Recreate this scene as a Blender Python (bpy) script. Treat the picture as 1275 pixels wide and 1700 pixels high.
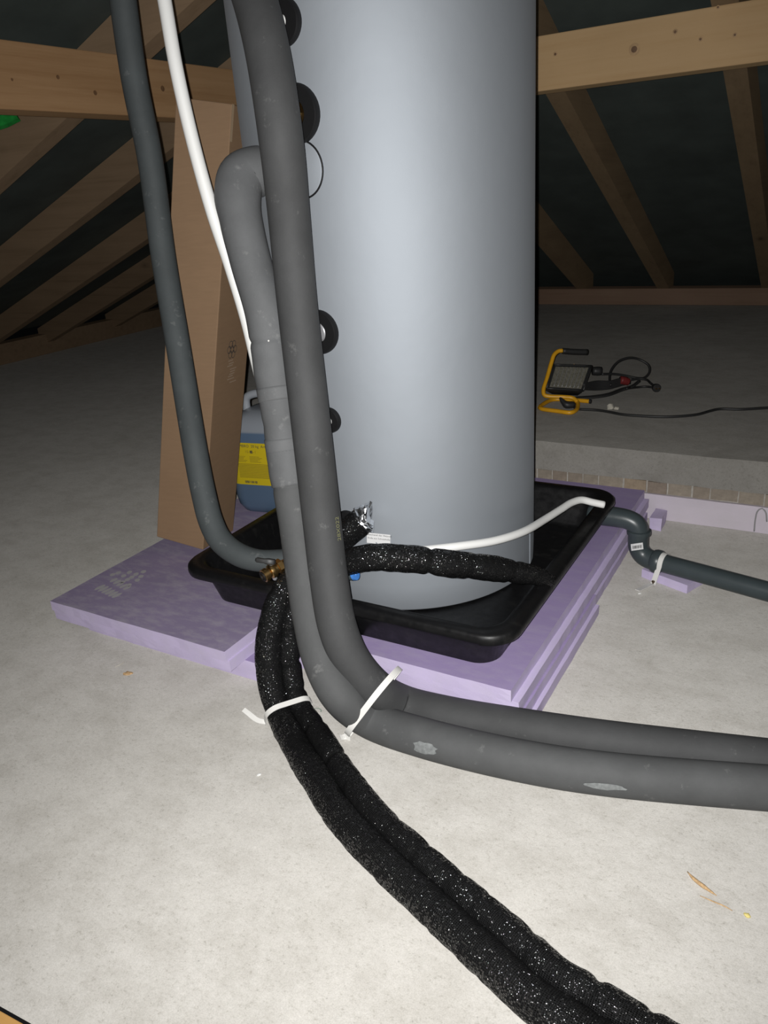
import bpy, bmesh, math, random
from mathutils import Vector, Matrix, noise

for o in list(bpy.data.objects):
    bpy.data.objects.remove(o, do_unlink=True)
scene = bpy.context.scene
COL = scene.collection

# ------------------------------------------------------------------ camera
F, CX, CY, CAMH = 1280.0, 637.5, 850.0, 1.13
YAW = math.radians(-31.5)                       # building axes against the camera heading
E1 = Vector((math.cos(YAW), math.sin(YAW))); E2 = Vector((-math.sin(YAW), math.cos(YAW)))
_D = Vector((236.0, 3070.0, F)).normalized()    # 'down' in image axes
_U = -_D; _Y = Vector((0, 0, 1)); _Y = (_Y - _U * _Y.dot(_U)).normalized(); _X = _Y.cross(_U)

def _axis(i):
    x, y, z = _X[i], _Y[i], _U[i]
    return Vector((E1[0]*x + E1[1]*y, E2[0]*x + E2[1]*y, z))
RIGHT, DOWN, FWD = _axis(0), _axis(1), _axis(2)
EYE = Vector((0, 0, CAMH))

cam_data = bpy.data.cameras.new('camera')
cam = bpy.data.objects.new('camera', cam_data); COL.objects.link(cam)
cam_data.sensor_fit = 'VERTICAL'; cam_data.sensor_height = 36.0
cam_data.lens = F / 1700.0 * 36.0
cam_data.clip_start = 0.02
R3 = Matrix((RIGHT, -DOWN, -FWD)).transposed()
cam.matrix_world = Matrix.Translation(EYE) @ R3.to_4x4()
scene.camera = cam

# ------------------------------------------------------------------ light: the phone's flash beside the lens, nothing else
world = bpy.data.worlds.new('world'); scene.world = world; world.use_nodes = True
bg = world.node_tree.nodes['Background']
bg.inputs[0].default_value = (0.8, 0.9, 1.0, 1); bg.inputs[1].default_value = 0.0012
fl_data = bpy.data.lights.new('flash', 'SPOT')
fl_data.energy = 178.0; fl_data.shadow_soft_size = 0.004
fl_data.spot_size = math.radians(124); fl_data.spot_blend = 1.0
fl_data.color = (1.0, 0.99, 0.975)
flash = bpy.data.objects.new('flash', fl_data); COL.objects.link(flash)
flash.matrix_world = Matrix.Translation(EYE - RIGHT*0.016 - DOWN*0.006) @ R3.to_4x4()
vs = scene.view_settings
vs.view_transform = 'Standard'; vs.look = 'None'; vs.exposure = 0.0; vs.gamma = 1.0
vs.use_curve_mapping = False

# ------------------------------------------------------------------ placing helpers (a photograph point at a known depth, height or plane)
def ray(px, py):
    return RIGHT*((px-CX)/F) + DOWN*((py-CY)/F) + FWD
def PD(px, py, depth):
    return EYE + ray(px, py)*depth
def PZ(px, py, z):
    r = ray(px, py); return EYE + r*((z-CAMH)/r.z)
def PV(px, py, v):
    r = ray(px, py); return EYE + r*(v/r.y)
def PCYL(px, py, c, rad):
    r = ray(px, py); a = r.x*r.x+r.y*r.y; b = -2*(r.x*c[0]+r.y*c[1]); k = c[0]**2+c[1]**2-rad*rad
    d = max(b*b-4*a*k, 0); return EYE + r*((-b-math.sqrt(d))/(2*a))

# ------------------------------------------------------------------ object helpers
def wloc(o):
    v = Vector((0, 0, 0))
    while o is not None:
        v = v + o.location; o = o.parent
    return v
def tag(o, label=None, cat=None, group=None, kind=None):
    if label: o['label'] = label
    if cat: o['category'] = cat
    if group: o['group'] = group
    if kind: o['kind'] = kind
    return o
def thing(name, loc, label, cat, group=None):
    o = bpy.data.objects.new(name, None); COL.objects.link(o); o.location = Vector(loc)
    o.empty_display_size = 0.05
    return tag(o, label, cat, group)
def mesh_obj(name, verts, faces, m, parent=None, smooth=False, uvs=None, bevel=0.0, sub=0):
    verts = [Vector(v) for v in verts]
    if parent is None:
        lo = Vector((min(v.x for v in verts), min(v.y for v in verts), min(v.z for v in verts)))
        hi = Vector((max(v.x for v in verts), max(v.y for v in verts), max(v.z for v in verts)))
        org = Vector(((lo.x+hi.x)/2, (lo.y+hi.y)/2, lo.z)); base = org
    else:
        org = Vector((0, 0, 0)); base = wloc(parent)
    me = bpy.data.meshes.new(name)
    me.from_pydata([tuple(v-base) for v in verts], [], faces)
    if uvs is not None:
        ul = me.uv_layers.new(name='UVMap')
        for p in me.polygons:
            for li, uv in zip(p.loop_indices, uvs[p.index]):
                ul.data[li].uv = uv
    bm = bmesh.new(); bm.from_mesh(me)
    bmesh.ops.recalc_face_normals(bm, faces=bm.faces); bm.to_mesh(me); bm.free()
    if smooth:
        for p in me.polygons: p.use_smooth = True
    me.materials.append(m)
    o = bpy.data.objects.new(name, me); COL.objects.link(o)
    o.location = org
    if parent is not None: o.parent = parent
    if bevel:
        b = o.modifiers.new('bevel', 'BEVEL'); b.width = bevel; b.segments = 2; b.limit_method = 'ANGLE'; b.angle_limit = math.radians(40)
    if sub:
        s = o.modifiers.new('sub', 'SUBSURF'); s.levels = sub; s.render_levels = sub
    return o
def box_geo(lo, hi, M=None):
    x0, y0, z0 = lo; x1, y1, z1 = hi
    v = [Vector(p) for p in ((x0,y0,z0),(x1,y0,z0),(x1,y1,z0),(x0,y1,z0),(x0,y0,z1),(x1,y0,z1),(x1,y1,z1),(x0,y1,z1))]
    if M is not None: v = [M @ p for p in v]
    return v, [(0,3,2,1),(4,5,6,7),(0,1,5,4),(1,2,6,5),(2,3,7,6),(3,0,4,7)]
class MB:
    def __init__(s): s.v = []; s.f = []
    def add(s, g):
        v, f = g[0], g[1]; n = len(s.v); s.v += [Vector(p) for p in v]; s.f += [tuple(i+n for i in q) for q in f]; return s
    def build(s, name, m, parent=None, **k): return mesh_obj(name, s.v, s.f, m, parent, **k)
def grid_box(lo, hi, n, jit, seed):
    """a box whose faces are split n times, its outside roughened by jit: hand-cut foam, rough concrete"""
    bm = bmesh.new(); bmesh.ops.create_cube(bm, size=1.0)
    lo = Vector(lo); hi = Vector(hi); d = hi-lo
    for v in bm.verts: v.co = Vector((lo[i]+(v.co[i]+.5)*d[i] for i in range(3)))
    for ax in range(3):
        for k in range(1, n[ax]):
            c = Vector((0,0,0)); c[ax] = lo[ax]+d[ax]*k/n[ax]; no = Vector((0,0,0)); no[ax] = 1
            bmesh.ops.bisect_plane(bm, geom=bm.verts[:]+bm.edges[:]+bm.faces[:], plane_co=c, plane_no=no)
    for v in bm.verts:
        p = v.co.copy()
        q = Vector((noise.noise(p*22+Vector((seed,0,0))), noise.noise(p*22+Vector((0,seed,5))), noise.noise(p*22+Vector((3,0,seed)))))
        v.co += Vector((q.x*jit[0], q.y*jit[1], q.z*jit[2]))
    bm.verts.index_update()
    r = ([v.co.copy() for v in bm.verts], [tuple(v.index for v in f.verts) for f in bm.faces]); bm.free(); return r
def spline(ctrl, step):
    """Catmull-Rom through (point, radius), resampled by length"""
    P = [(Vector(p), r) for p, r in ctrl]
    if len(P) == 2: dense = [(P[0][0].lerp(P[1][0], t/20), P[0][1]+(P[1][1]-P[0][1])*t/20) for t in range(21)]
    else:
        dense = []
        for i in range(len(P)-1):
            p0 = P[i-1][0] if i else P[0][0]*2-P[1][0]; p1, r1 = P[i]; p2, r2 = P[i+1]
            p3 = P[i+2][0] if i+2 < len(P) else p2*2-p1
            a = max((p1-p0).length, 1e-6)**.5; b = max((p2-p1).length, 1e-6)**.5; c = max((p3-p2).length, 1e-6)**.5
            m1 = ((p1-p0)/a-(p2-p0)/(a+b)+(p2-p1)/b)*b; m2 = ((p2-p1)/b-(p3-p1)/(b+c)+(p3-p2)/c)*b
            for k in range(24):
                t = k/24; t2 = t*t; t3 = t2*t
                dense.append((p1*(2*t3-3*t2+1)+m1*(t3-2*t2+t)+p2*(-2*t3+3*t2)+m2*(t3-t2), r1+(r2-r1)*(t2*3-t3*2)))
        dense.append(P[-1])
    out = [dense[0]]; acc = 0.0; L = 0.0
    for i in range(1, len(dense)):
        L += (dense[i][0]-dense[i-1][0]).length
    n = max(2, int(L/step)); tgt = L/n; k = 1
    for i in range(1, len(dense)):
        a, ra = dense[i-1]; b, rb = dense[i]; d = (b-a).length
        while k < n and acc+d >= tgt*k-1e-9 and d > 0:
            t = (tgt*k-acc)/d; out.append((a.lerp(b, t), ra+(rb-ra)*t)); k += 1
        acc += d
    out.append(dense[-1]); return out, L
def tube_geo(ctrl, seg=20, step=.01, cap=True, rfun=None, samples=None):
    pts, L = samples if samples else spline(ctrl, step)
    n = len(pts); V = []; Fc = []; UV = []
    T = [(pts[min(i+1, n-1)][0]-pts[max(i-1, 0)][0]).normalized() for i in range(n)]
    ref = Vector((0, 0, 1)) if abs(T[0].z) < .9 else Vector((1, 0, 0))
    N = (ref-T[0]*ref.dot(T[0])).normalized(); s = 0
    ss = []
    for i in range(n):
        if i:
            s += (pts[i][0]-pts[i-1][0]).length
            N = (N-T[i]*N.dot(T[i])).normalized()
        B = T[i].cross(N); ss.append(s)
        for j in range(seg):
            a = 2*math.pi*j/seg; r = pts[i][1]
            if rfun: r = rfun(s, a, r)
            V.append(pts[i][0]+(N*math.cos(a)+B*math.sin(a))*r)
    for i in range(n-1):
        for j in range(seg):
            k = (j+1) % seg
            Fc.append((i*seg+j, i*seg+k, (i+1)*seg+k, (i+1)*seg+j))
            UV.append(((j/seg, ss[i]), ((j+1)/seg, ss[i]), ((j+1)/seg, ss[i+1]), (j/seg, ss[i+1])))
    if cap:
        Fc.append(tuple(range(seg-1, -1, -1))); UV.append([(0, 0)]*seg)
        Fc.append(tuple(range((n-1)*seg, n*seg))); UV.append([(0, 0)]*seg)
    return V, Fc, UV
def tube(name, ctrl, m, parent=None, **k):
    g = tube_geo(ctrl, **k)
    # recalc keeps loop order per face; set UVs before smoothing
    return mesh_obj(name, g[0], g[1], m, parent, smooth=True, uvs=g[2])
def sub_path(ctrl, s0, s1, step=.006):
    pts, L = spline(ctrl, step); out = []; s = 0
    for i, (p, r) in enumerate(pts):
        if i: s += (p-pts[i-1][0]).length
        if s0 <= s <= s1: out.append((p, r))
    return out
def nearest_s(ctrl, px, py, step=.006):
    pts, L = spline(ctrl, step); s = 0; best = (1e9, 0, None)
    for i, (p, r) in enumerate(pts):
        if i: s += (p-pts[i-1][0]).length
        q = p-EYE; d = q.dot(FWD); x = CX+F*q.dot(RIGHT)/d; y = CY+F*q.dot(DOWN)/d
        e = (x-px)**2+(y-py)**2
        if e < best[0]: best = (e, s, p.copy())
    return best[1], best[2]
def sleeve(name, ctrl, s0, s1, grow, m, parent, seg=28, **k):
    pts = [(p, r+grow) for p, r in sub_path(ctrl, s0, s1)]
    g = tube_geo(None, seg=seg, samples=(pts, 1), **k)
    return mesh_obj(name, g[0], g[1], m, parent, smooth=True, uvs=g[2])
def frame_from(n, up=Vector((0, 0, 1))):
    n = n.normalized(); x = up.cross(n)
    if x.length < 1e-4: x = Vector((1, 0, 0))
    x.normalize(); y = n.cross(x)
    return Matrix((x, y, n)).transposed()
def lathe_geo(c, n, prof, seg=32, close=True, R=None):
    """profile of (radius, height along n) turned about n at c"""
    R = R or frame_from(n); V = []; Fc = []
    for r, hh in prof:
        for j in range(seg):
            a = 2*math.pi*j/seg; V.append(Vector(c)+R @ Vector((r*math.cos(a), r*math.sin(a), hh)))
    for i in range(len(prof)-1):
        for j in range(seg):
            k = (j+1) % seg; Fc.append((i*seg+j, i*seg+k, (i+1)*seg+k, (i+1)*seg+j))
    if close:
        Fc.append(tuple(range(seg-1, -1, -1))); Fc.append(tuple(range((len(prof)-1)*seg, len(prof)*seg)))
    return V, Fc
def lathe(name, c, n, prof, m, parent=None, seg=32, smooth=True, **k):
    g = lathe_geo(c, n, prof, seg, **k)
    o = mesh_obj(name, g[0], g[1], m, parent, smooth=smooth)
    if smooth:
        e = o.modifiers.new('edges', 'EDGE_SPLIT'); e.split_angle = math.radians(35)
    return o
def rrect(hx, hy, rad, n=6):
    out = []
    for cx_, cy_, a0 in ((hx-rad, hy-rad, 0), (-hx+rad, hy-rad, 90), (-hx+rad, -hy+rad, 180), (hx-rad, -hy+rad, 270)):
        for k in range(n+1):
            a = math.radians(a0+90*k/n); out.append((cx_+rad*math.cos(a), cy_+rad*math.sin(a)))
    return out
def loft_geo(rings, cap0=True, cap1=True):
    V = []; Fc = []; m = len(rings[0])
    for r in rings: V += [Vector(p) for p in r]
    for i in range(len(rings)-1):
        for j in range(m):
            k = (j+1) % m; Fc.append((i*m+j, i*m+k, (i+1)*m+k, (i+1)*m+j))
    if cap0: Fc.append(tuple(range(m-1, -1, -1)))
    if cap1: Fc.append(tuple(range((len(rings)-1)*m, len(rings)*m)))
    return V, Fc
def text_geo(s, size, M, align='CENTER', thick=0.0):
    cu = bpy.data.curves.new('t', 'FONT'); cu.body = s; cu.size = size; cu.align_x = align; cu.align_y = 'CENTER'; cu.extrude = thick
    cu.resolution_u = 3
    o = bpy.data.objects.new('t', cu); COL.objects.link(o)
    bpy.context.view_layer.update()
    me = o.evaluated_get(bpy.context.evaluated_depsgraph_get()).to_mesh()
    g = ([M @ v.co for v in me.vertices], [tuple(p.vertices) for p in me.polygons])
    bpy.data.objects.remove(o, do_unlink=True); bpy.data.curves.remove(cu)
    return g
def strip_geo(path, side, width, thick):
    """flat band along path; side[i] is the width direction, thickness goes outwards along nrm"""
    V = []; Fc = []; n = len(path)
    for i in range(n):
        t = (path[min(i+1, n-1)]-path[max(i-1, 0)]).normalized(); w = side[i] if isinstance(side, list) else side
        w = (w-t*w.dot(t)).normalized(); nn = t.cross(w)
        for a, b in ((-.5, -.5), (.5, -.5), (.5, .5), (-.5, .5)):
            V.append(path[i]+w*(a*width)+nn*(b*thick))
    for i in range(n-1):
        for j in range(4):
            k = (j+1) % 4; Fc.append((i*4+j, i*4+k, i*4+4+k, i*4+4+j))
    Fc += [(3,2,1,0), tuple(range(n*4-4, n*4))]
    return V, Fc

# ------------------------------------------------------------------ materials
class NT:
    def __init__(s, name):
        s.m = bpy.data.materials.new(name); s.m.use_nodes = True; s.t = s.m.node_tree; s.b = s.t.nodes['Principled BSDF']; s.x = 0
    def n(s, typ, **k):
        q = s.t.nodes.new(typ)
        for a, b in k.items():
            if a.startswith('i_'): q.inputs[a[2:].replace('_', ' ')].default_value = b
            else: setattr(q, a, b)
        return q
    def l(s, a, b): s.t.links.new(a, b)
    def coords(s, which='Object', scale=(1,1,1)):
        c = s.n('ShaderNodeTexCoord'); mp = s.n('ShaderNodeMapping'); mp.inputs['Scale'].default_value = scale
        s.l(c.outputs[which], mp.inputs[0]); return mp.outputs[0]
    def noise(s, vec, scale, detail=4, rough=.55):
        q = s.n('ShaderNodeTexNoise'); q.inputs['Scale'].default_value = scale; q.inputs['Detail'].default_value = detail; q.inputs['Roughness'].default_value = rough
        s.l(vec, q.inputs['Vector']); return q.outputs['Fac']
    def ramp(s, fac, stops):
        q = s.n('ShaderNodeValToRGB'); e = q.color_ramp.elements
        while len(e) < len(stops): e.new(.5)
        for k, (p, c) in enumerate(stops):
            e[k].position = p; e[k].color = (*c, 1) if len(c) == 3 else c
        s.l(fac, q.inputs[0]); return q.outputs[0]
    def mix(s, fac, a, b, mode='MIX'):
        q = s.n('ShaderNodeMix', data_type='RGBA', blend_type=mode)
        for inp, v in ((0, fac), (6, a), (7, b)):
            if hasattr(v, 'is_linked'): s.l(v, q.inputs[inp])
            else: q.inputs[inp].default_value = v if inp == 0 else ((*v, 1) if len(v) == 3 else v)
        return q.outputs[2]
    def math(s, op, a, b=0.0):
        q = s.n('ShaderNodeMath', operation=op)
        for i, v in ((0, a), (1, b)):
            if hasattr(v, 'is_linked'): s.l(v, q.inputs[i])
            else: q.inputs[i].default_value = v
        return q.outputs[0]
    def bump(s, hgt, strength, dist=.002, prev=None):
        q = s.n('ShaderNodeBump'); q.inputs['Strength'].default_value = strength; q.inputs['Distance'].default_value = dist
        s.l(hgt, q.inputs['Height'])
        if prev is not None: s.l(prev, q.inputs['Normal'])
        s.l(q.outputs[0], s.b.inputs['Normal']); return q.outputs[0]
    def set(s, color=None, rough=None, metal=None, spec=None, **k):
        b = s.b.inputs
        if color is not None:
            if hasattr(color, 'is_linked'): s.l(color, b['Base Color'])
            else: b['Base Color'].default_value = (*color, 1)
        if rough is not None:
            if hasattr(rough, 'is_linked'): s.l(rough, b['Roughness'])
            else: b['Roughness'].default_value = rough
        if metal is not None: b['Metallic'].default_value = metal
        if spec is not None: b['Specular IOR Level'].default_value = spec
        for a, v in k.items(): b[a.replace('_', ' ')].default_value = v
        return s
    def matte(s, v=1.0):
        if 'Diffuse Roughness' in s.b.inputs: s.b.inputs['Diffuse Roughness'].default_value = v
        return s
def plain(name, col, rough=.5, metal=0.0, spec=.5, var=0.0, vs_=30.0, bmp=0.0, bs=300.0):
    t = NT(name)
    if var:
        f = t.noise(t.coords(), vs_, 5)
        lo = tuple(c*(1-var) for c in col); hi = tuple(min(1, c*(1+var)) for c in col)
        t.set(color=t.ramp(f, [(.3, lo), (.7, hi)]))
    else: t.set(color=col)
    t.set(rough=rough, metal=metal, spec=spec)
    if bmp: t.bump(t.noise(t.coords(), bs, 3), bmp, .001)
    return t.m

def make_concrete(name, base, dark):
    t = NT(name); c = t.coords()
    big = t.noise(c, 1.3, 6, .6); mid = t.noise(t.coords(scale=(1, 1.35, 1)), 11, 8, .68); fine = t.noise(t.coords(scale=(1, 1.3, 1)), 120, 8, .75)
    vfine = t.noise(c, 520, 4, .7)
    col = t.mix(t.ramp(big, [(.3, (0,0,0)), (.75, (1,1,1))]), dark, base)
    col = t.mix(.6, col, t.ramp(mid, [(.34, (.80,.79,.77)), (.55, (1,1,1)), (.7, (1.07,1.07,1.07))]), 'MULTIPLY')
    col = t.mix(.8, col, t.ramp(fine, [(.30, (.60,.59,.56)), (.44, (.95,.95,.94)), (.6, (1,1,1)), (.74, (1.16,1.16,1.15))]), 'MULTIPLY')
    col = t.mix(.55, col, t.ramp(vfine, [(.3, (.72,.72,.71)), (.5, (1,1,1)), (.72, (1.2,1.2,1.2))]), 'MULTIPLY')
    spk = t.n('ShaderNodeTexVoronoi'); spk.inputs['Scale'].default_value = 30; t.l(c, spk.inputs['Vector'])
    col = t.mix(t.ramp(spk.outputs['Distance'], [(.02, (.6,.6,.6)), (.06, (0,0,0))]), col, tuple(x*.45 for x in base))
    t.set(color=col, rough=.9, spec=.2).matte(.30)
    b = t.bump(mid, .22, .006); b = t.bump(fine, .4, .0028, b); t.bump(vfine, .35, .0009, b)
    return t.m
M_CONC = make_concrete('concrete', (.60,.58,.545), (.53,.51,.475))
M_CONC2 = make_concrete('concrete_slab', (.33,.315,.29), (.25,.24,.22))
def make_wood(name, axis, a, b, knots=True):
    t = NT(name)
    sc = [14, 14, 14]; sc[axis] = .8
    c = t.coords(scale=tuple(sc))
    n1 = t.noise(c, 1.6, 8, .62)
    s2 = [60, 60, 60]; s2[axis] = 1.5
    n2 = t.noise(t.coords(scale=tuple(s2)), 1.5, 4, .6); n0 = t.noise(t.coords(), 2.5, 4)
    f = t.mix(.3, n1, n2)
    col = t.ramp(f, [(.34, b), (.48, tuple(x*.6+y*.4 for x, y in zip(a, b))), (.66, a)])
    col = t.mix(.5, col, t.ramp(n0, [(.3, (.82,.80,.78)), (.7, (1.05,1.05,1.05))]), 'MULTIPLY')
    if knots:
        sk = [5, 5, 5]; sk[axis] = 2.4
        v = t.n('ShaderNodeTexVoronoi'); v.inputs['Scale'].default_value = 1.0; t.l(t.coords(scale=tuple(sk)), v.inputs['Vector'])
        col = t.mix(t.ramp(v.outputs['Distance'], [(.04, (.75,.75,.75)), (.07, (.35,.35,.35)), (.16, (.0,.0,.0))]), col, tuple(x*.4 for x in b))
    t.set(color=col, rough=.75, spec=.25).matte(.2); t.bump(n1, .2, .002)
    return t.m
PA, PB = (.50,.335,.175), (.42,.265,.125)
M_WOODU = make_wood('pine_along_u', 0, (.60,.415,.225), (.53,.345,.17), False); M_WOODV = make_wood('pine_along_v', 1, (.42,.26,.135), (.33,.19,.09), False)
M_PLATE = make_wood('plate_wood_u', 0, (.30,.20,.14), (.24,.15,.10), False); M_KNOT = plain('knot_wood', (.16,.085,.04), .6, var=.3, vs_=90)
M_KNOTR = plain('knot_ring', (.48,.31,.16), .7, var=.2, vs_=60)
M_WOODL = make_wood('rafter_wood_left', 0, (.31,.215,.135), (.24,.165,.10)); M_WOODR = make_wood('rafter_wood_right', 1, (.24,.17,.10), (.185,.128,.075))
M_MEMB = plain('roof_membrane', (.072,.088,.080), .8, var=.2, vs_=5, bmp=.3, bs=60)

def make_foam(name, col, dusty):
    t = NT(name); c = t.coords()
    n1 = t.noise(c, 6, 6, .6); n2 = t.noise(t.coords(scale=(1, 2.5, 1)), 14, 6, .7); n3 = t.noise(c, 420, 2)
    base = t.mix(t.ramp(n1, [(.3, (0,0,0)), (.7, (1,1,1))]), tuple(x*.9 for x in col), col)
    if dusty: base = t.mix(t.ramp(n2, [(.45, (0,0,0)), (.78, (dusty,)*3)]), base, (.58,.56,.56))
    t.set(color=base, rough=.7, spec=.3); b = t.bump(n2, .2, .002); t.bump(n3, .35, .0006, b)
    return t.m
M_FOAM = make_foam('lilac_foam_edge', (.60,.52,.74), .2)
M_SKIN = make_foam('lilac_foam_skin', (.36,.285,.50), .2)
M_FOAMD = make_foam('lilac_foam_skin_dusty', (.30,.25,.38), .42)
M_FOAMW = make_foam('pale_foam_strip', (.66,.60,.67), .3)

def make_tank():
    t = NT('silver_jacket'); c = t.coords()
    n1 = t.noise(c, 2.2, 4); n2 = t.noise(t.coords(scale=(1,1,.35)), 700, 2)
    n3 = t.noise(c, 7, 3)
    col = t.ramp(n1, [(.3, (.385,.413,.447)), (.7, (.41,.438,.472))])
    t.set(color=col, rough=.75, metal=.78, spec=.25)
    b = t.bump(n3, .12, .012); t.bump(n2, .22, .0004, b)
    return t.m
M_TANK = make_tank()
M_RUBBER = plain('black_rubber', (.007,.007,.0075), .55, spec=.3)
M_BRASS = plain('brass', (.62,.40,.16), .28, 1.0, var=.15, vs_=60)
M_STEEL = plain('grey_metal', (.5,.5,.52), .4, .6)
M_WHITE = plain('white_plastic', (.80,.80,.78), .45)
M_BLUE = plain('blue_cap', (.06,.22,.62), .4)
M_STICK = plain('white_sticker', (.72,.72,.72), .5)
M_INK = plain('black_print', (.04,.04,.04), .7)
M_GINK = plain('faded_print', (.30,.30,.30), .8)

def make_tray():
    t = NT('black_tray_plastic'); c = t.coords()
    n2 = t.noise(t.coords(scale=(1,2,1)), 16, 6, .7); n1 = t.noise(c, 60, 5)
    col = t.mix(t.ramp(n2, [(.55, (0,0,0)), (.8, (.25,.25,.25))]), (.006,.006,.0065), (.06,.058,.052))
    t.set(color=col, rough=t.ramp(n1, [(.3, (.34,.34,.34)), (.7, (.5,.5,.5))]), spec=.32); t.bump(n1, .15, .001)
    return t.m
M_TRAY = make_tray()
def make_rubberfoam(name, col, dust):
    t = NT(name); c = t.coords()
    n1 = t.noise(c, 9, 5, .65); n2 = t.noise(c, 260, 3, .6); n3 = t.noise(c, 22, 5, .7)
    base = t.mix(t.ramp(n1, [(.3, (0,0,0)), (.7, (1,1,1))]), tuple(x*.86 for x in col), tuple(x*1.12 for x in col))
    base = t.mix(t.ramp(n3, [(.62, (0,0,0)), (.82, (dust,)*3)]), base, (.36,.36,.35))
    t.set(color=base, rough=.72, spec=.35); b = t.bump(n1, .15, .008); t.bump(n2, .35, .0006, b)
    return t.m
M_INSD = make_rubberfoam('dark_insulation', (.053,.054,.055), .3)
M_INSL = make_rubberfoam('light_insulation', (.112,.115,.118), .45)
M_INSA = make_rubberfoam('charcoal_insulation', (.054,.062,.064), .35)
M_TAPE = plain('clear_tape_joint', (.11,.11,.11), .28, var=.1)
def make_mesh_sleeve():
    t = NT('black_mesh_sleeve')
    uv = t.n('ShaderNodeUVMap'); sp = t.n('ShaderNodeSeparateXYZ'); t.l(uv.outputs[0], sp.inputs[0])
    ku, kv = t.math('MULTIPLY', sp.outputs[0], 60.0), t.math('MULTIPLY', sp.outputs[1], 1/.0036)
    a = t.math('SINE', t.math('MULTIPLY', ku, math.pi)); b = t.math('SINE', t.math('MULTIPLY', kv, math.pi))
    hole = t.math('MULTIPLY', t.math('ABSOLUTE', a), t.math('ABSOLUTE', b))           # 1 in the middle of an opening of the net
    cell = t.n('ShaderNodeCombineXYZ'); t.l(t.math('FLOOR', ku), cell.inputs[0]); t.l(t.math('FLOOR', kv), cell.inputs[1])
    wn = t.n('ShaderNodeTexWhiteNoise'); t.l(cell.outputs[0], wn.inputs[0])
    n0 = t.noise(t.coords(), 26, 4, .7); n1 = t.noise(t.coords(), 75, 4, .7)
    patch = t.ramp(n0, [(.34, (0,0,0)), (.55, (1,1,1))])                               # the film beneath shows shiny in places
    shiny = t.math('MULTIPLY', t.math('GREATER_THAN', t.math('ADD', wn.outputs[0], t.math('MULTIPLY', patch, .5)), .72), t.math('GREATER_THAN', hole, .32))
    t.set(color=t.mix(t.math('LESS_THAN', hole, .35), (.003,.003,.003), (.011,.011,.0115)), rough=t.mix(shiny, (.6,.6,.6), (.10,.10,.10)))
    t.l(t.math('ADD', t.math('MULTIPLY', shiny, .9), .07), t.b.inputs['Specular IOR Level'])
    sub = t.n('ShaderNodeVectorMath', operation='SUBTRACT'); t.l(wn.outputs[1], sub.inputs[0]); sub.inputs[1].default_value = (.5, .5, .5)
    scl = t.n('ShaderNodeVectorMath', operation='SCALE'); t.l(sub.outputs[0], scl.inputs[0]); t.l(t.math('MULTIPLY', shiny, 1.05), scl.inputs['Scale'])
    geo = t.n('ShaderNodeNewGeometry'); add = t.n('ShaderNodeVectorMath', operation='ADD'); t.l(geo.outputs['Normal'], add.inputs[0]); t.l(scl.outputs[0], add.inputs[1])
    nrm = t.n('ShaderNodeVectorMath', operation='NORMALIZE'); t.l(add.outputs[0], nrm.inputs[0])   # creased film in each opening, tilted its own way
    bb = t.bump(n1, .6, .006, nrm.outputs[0]); t.bump(t.math('SUBTRACT', 1.0, hole), .45, .0008, bb)
    return t.m
M_MESH = make_mesh_sleeve()
def make_foil():
    t = NT('silver_foil'); n = t.noise(t.coords(), 40, 2, .5)
    t.set(color=(.75,.76,.78), rough=.22, metal=1.0); t.bump(n, .5, .006); return t.m
M_FOIL = make_foil()
M_STRAP = plain('white_strap', (.74,.73,.70), .6, bmp=.3, bs=500)
M_HT = plain('grey_drain_plastic', (.045,.058,.062), .35, var=.12, vs_=12, bmp=.1, bs=120)
M_YELLOW = plain('yellow_paint', (.72,.36,.015), .4, var=.1)
M_BLACKP = plain('black_plastic', (.022,.022,.022), .5)
M_CABLE = plain('black_cable', (.02,.02,.02), .5)
M_REFL = plain('lamp_glass', (.22,.21,.17), .25, .3, var=.3, vs_=120)
M_RED = plain('red_plastic', (.16,.018,.018), .5)
M_PAPER = plain('crumpled_paper', (.5,.47,.40), .8, var=.2)
M_CHIP = plain('wood_chip', (.50,.33,.17), .8, var=.3, vs_=200)
M_CHIPY = plain('yellow_chip', (.66,.56,.20), .7)
M_GREEN = plain('green_sheet', (.02,.30,.05), .4, var=.3, vs_=40)
def make_card():
    t = NT('cardboard'); c = t.coords()
    n1 = t.noise(t.coords(scale=(1,1,8)), 18, 5, .6); n2 = t.noise(c, 3, 4)
    col = t.mix(t.ramp(n2, [(.3, (0,0,0)), (.7, (1,1,1))]), (.235,.15,.088), (.265,.17,.10))
    t.set(color=t.mix(.25, col, t.ramp(n1, [(.3, (.7,.7,.7)), (.7, (1,1,1))]), 'MULTIPLY'), rough=.8, spec=.25); t.bump(n1, .1, .001)
    return t.m
M_CARD = make_card()
M_CARDC = plain('cardboard_cut_edge', (.36,.26,.165), .85)
def make_canister():
    t = NT('canister_plastic'); c = t.n('ShaderNodeTexCoord'); sp = t.n('ShaderNodeSeparateXYZ'); t.l(c.outputs['Object'], sp.inputs[0])
    lev = t.ramp(sp.outputs[2], [(.295, (0,0,0)), (.298, (1,1,1))])          # the liquid's level shows through the wall
    t.set(color=t.mix(lev, (.085,.13,.20), (.24,.26,.29)), rough=.35, spec=.45); return t.m
M_CAN = make_canister()
M_LABEL = plain('yellow_label', (.55,.42,.010), .5)
M_LINK = plain('label_print', (.24,.18,.012), .6)
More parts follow.
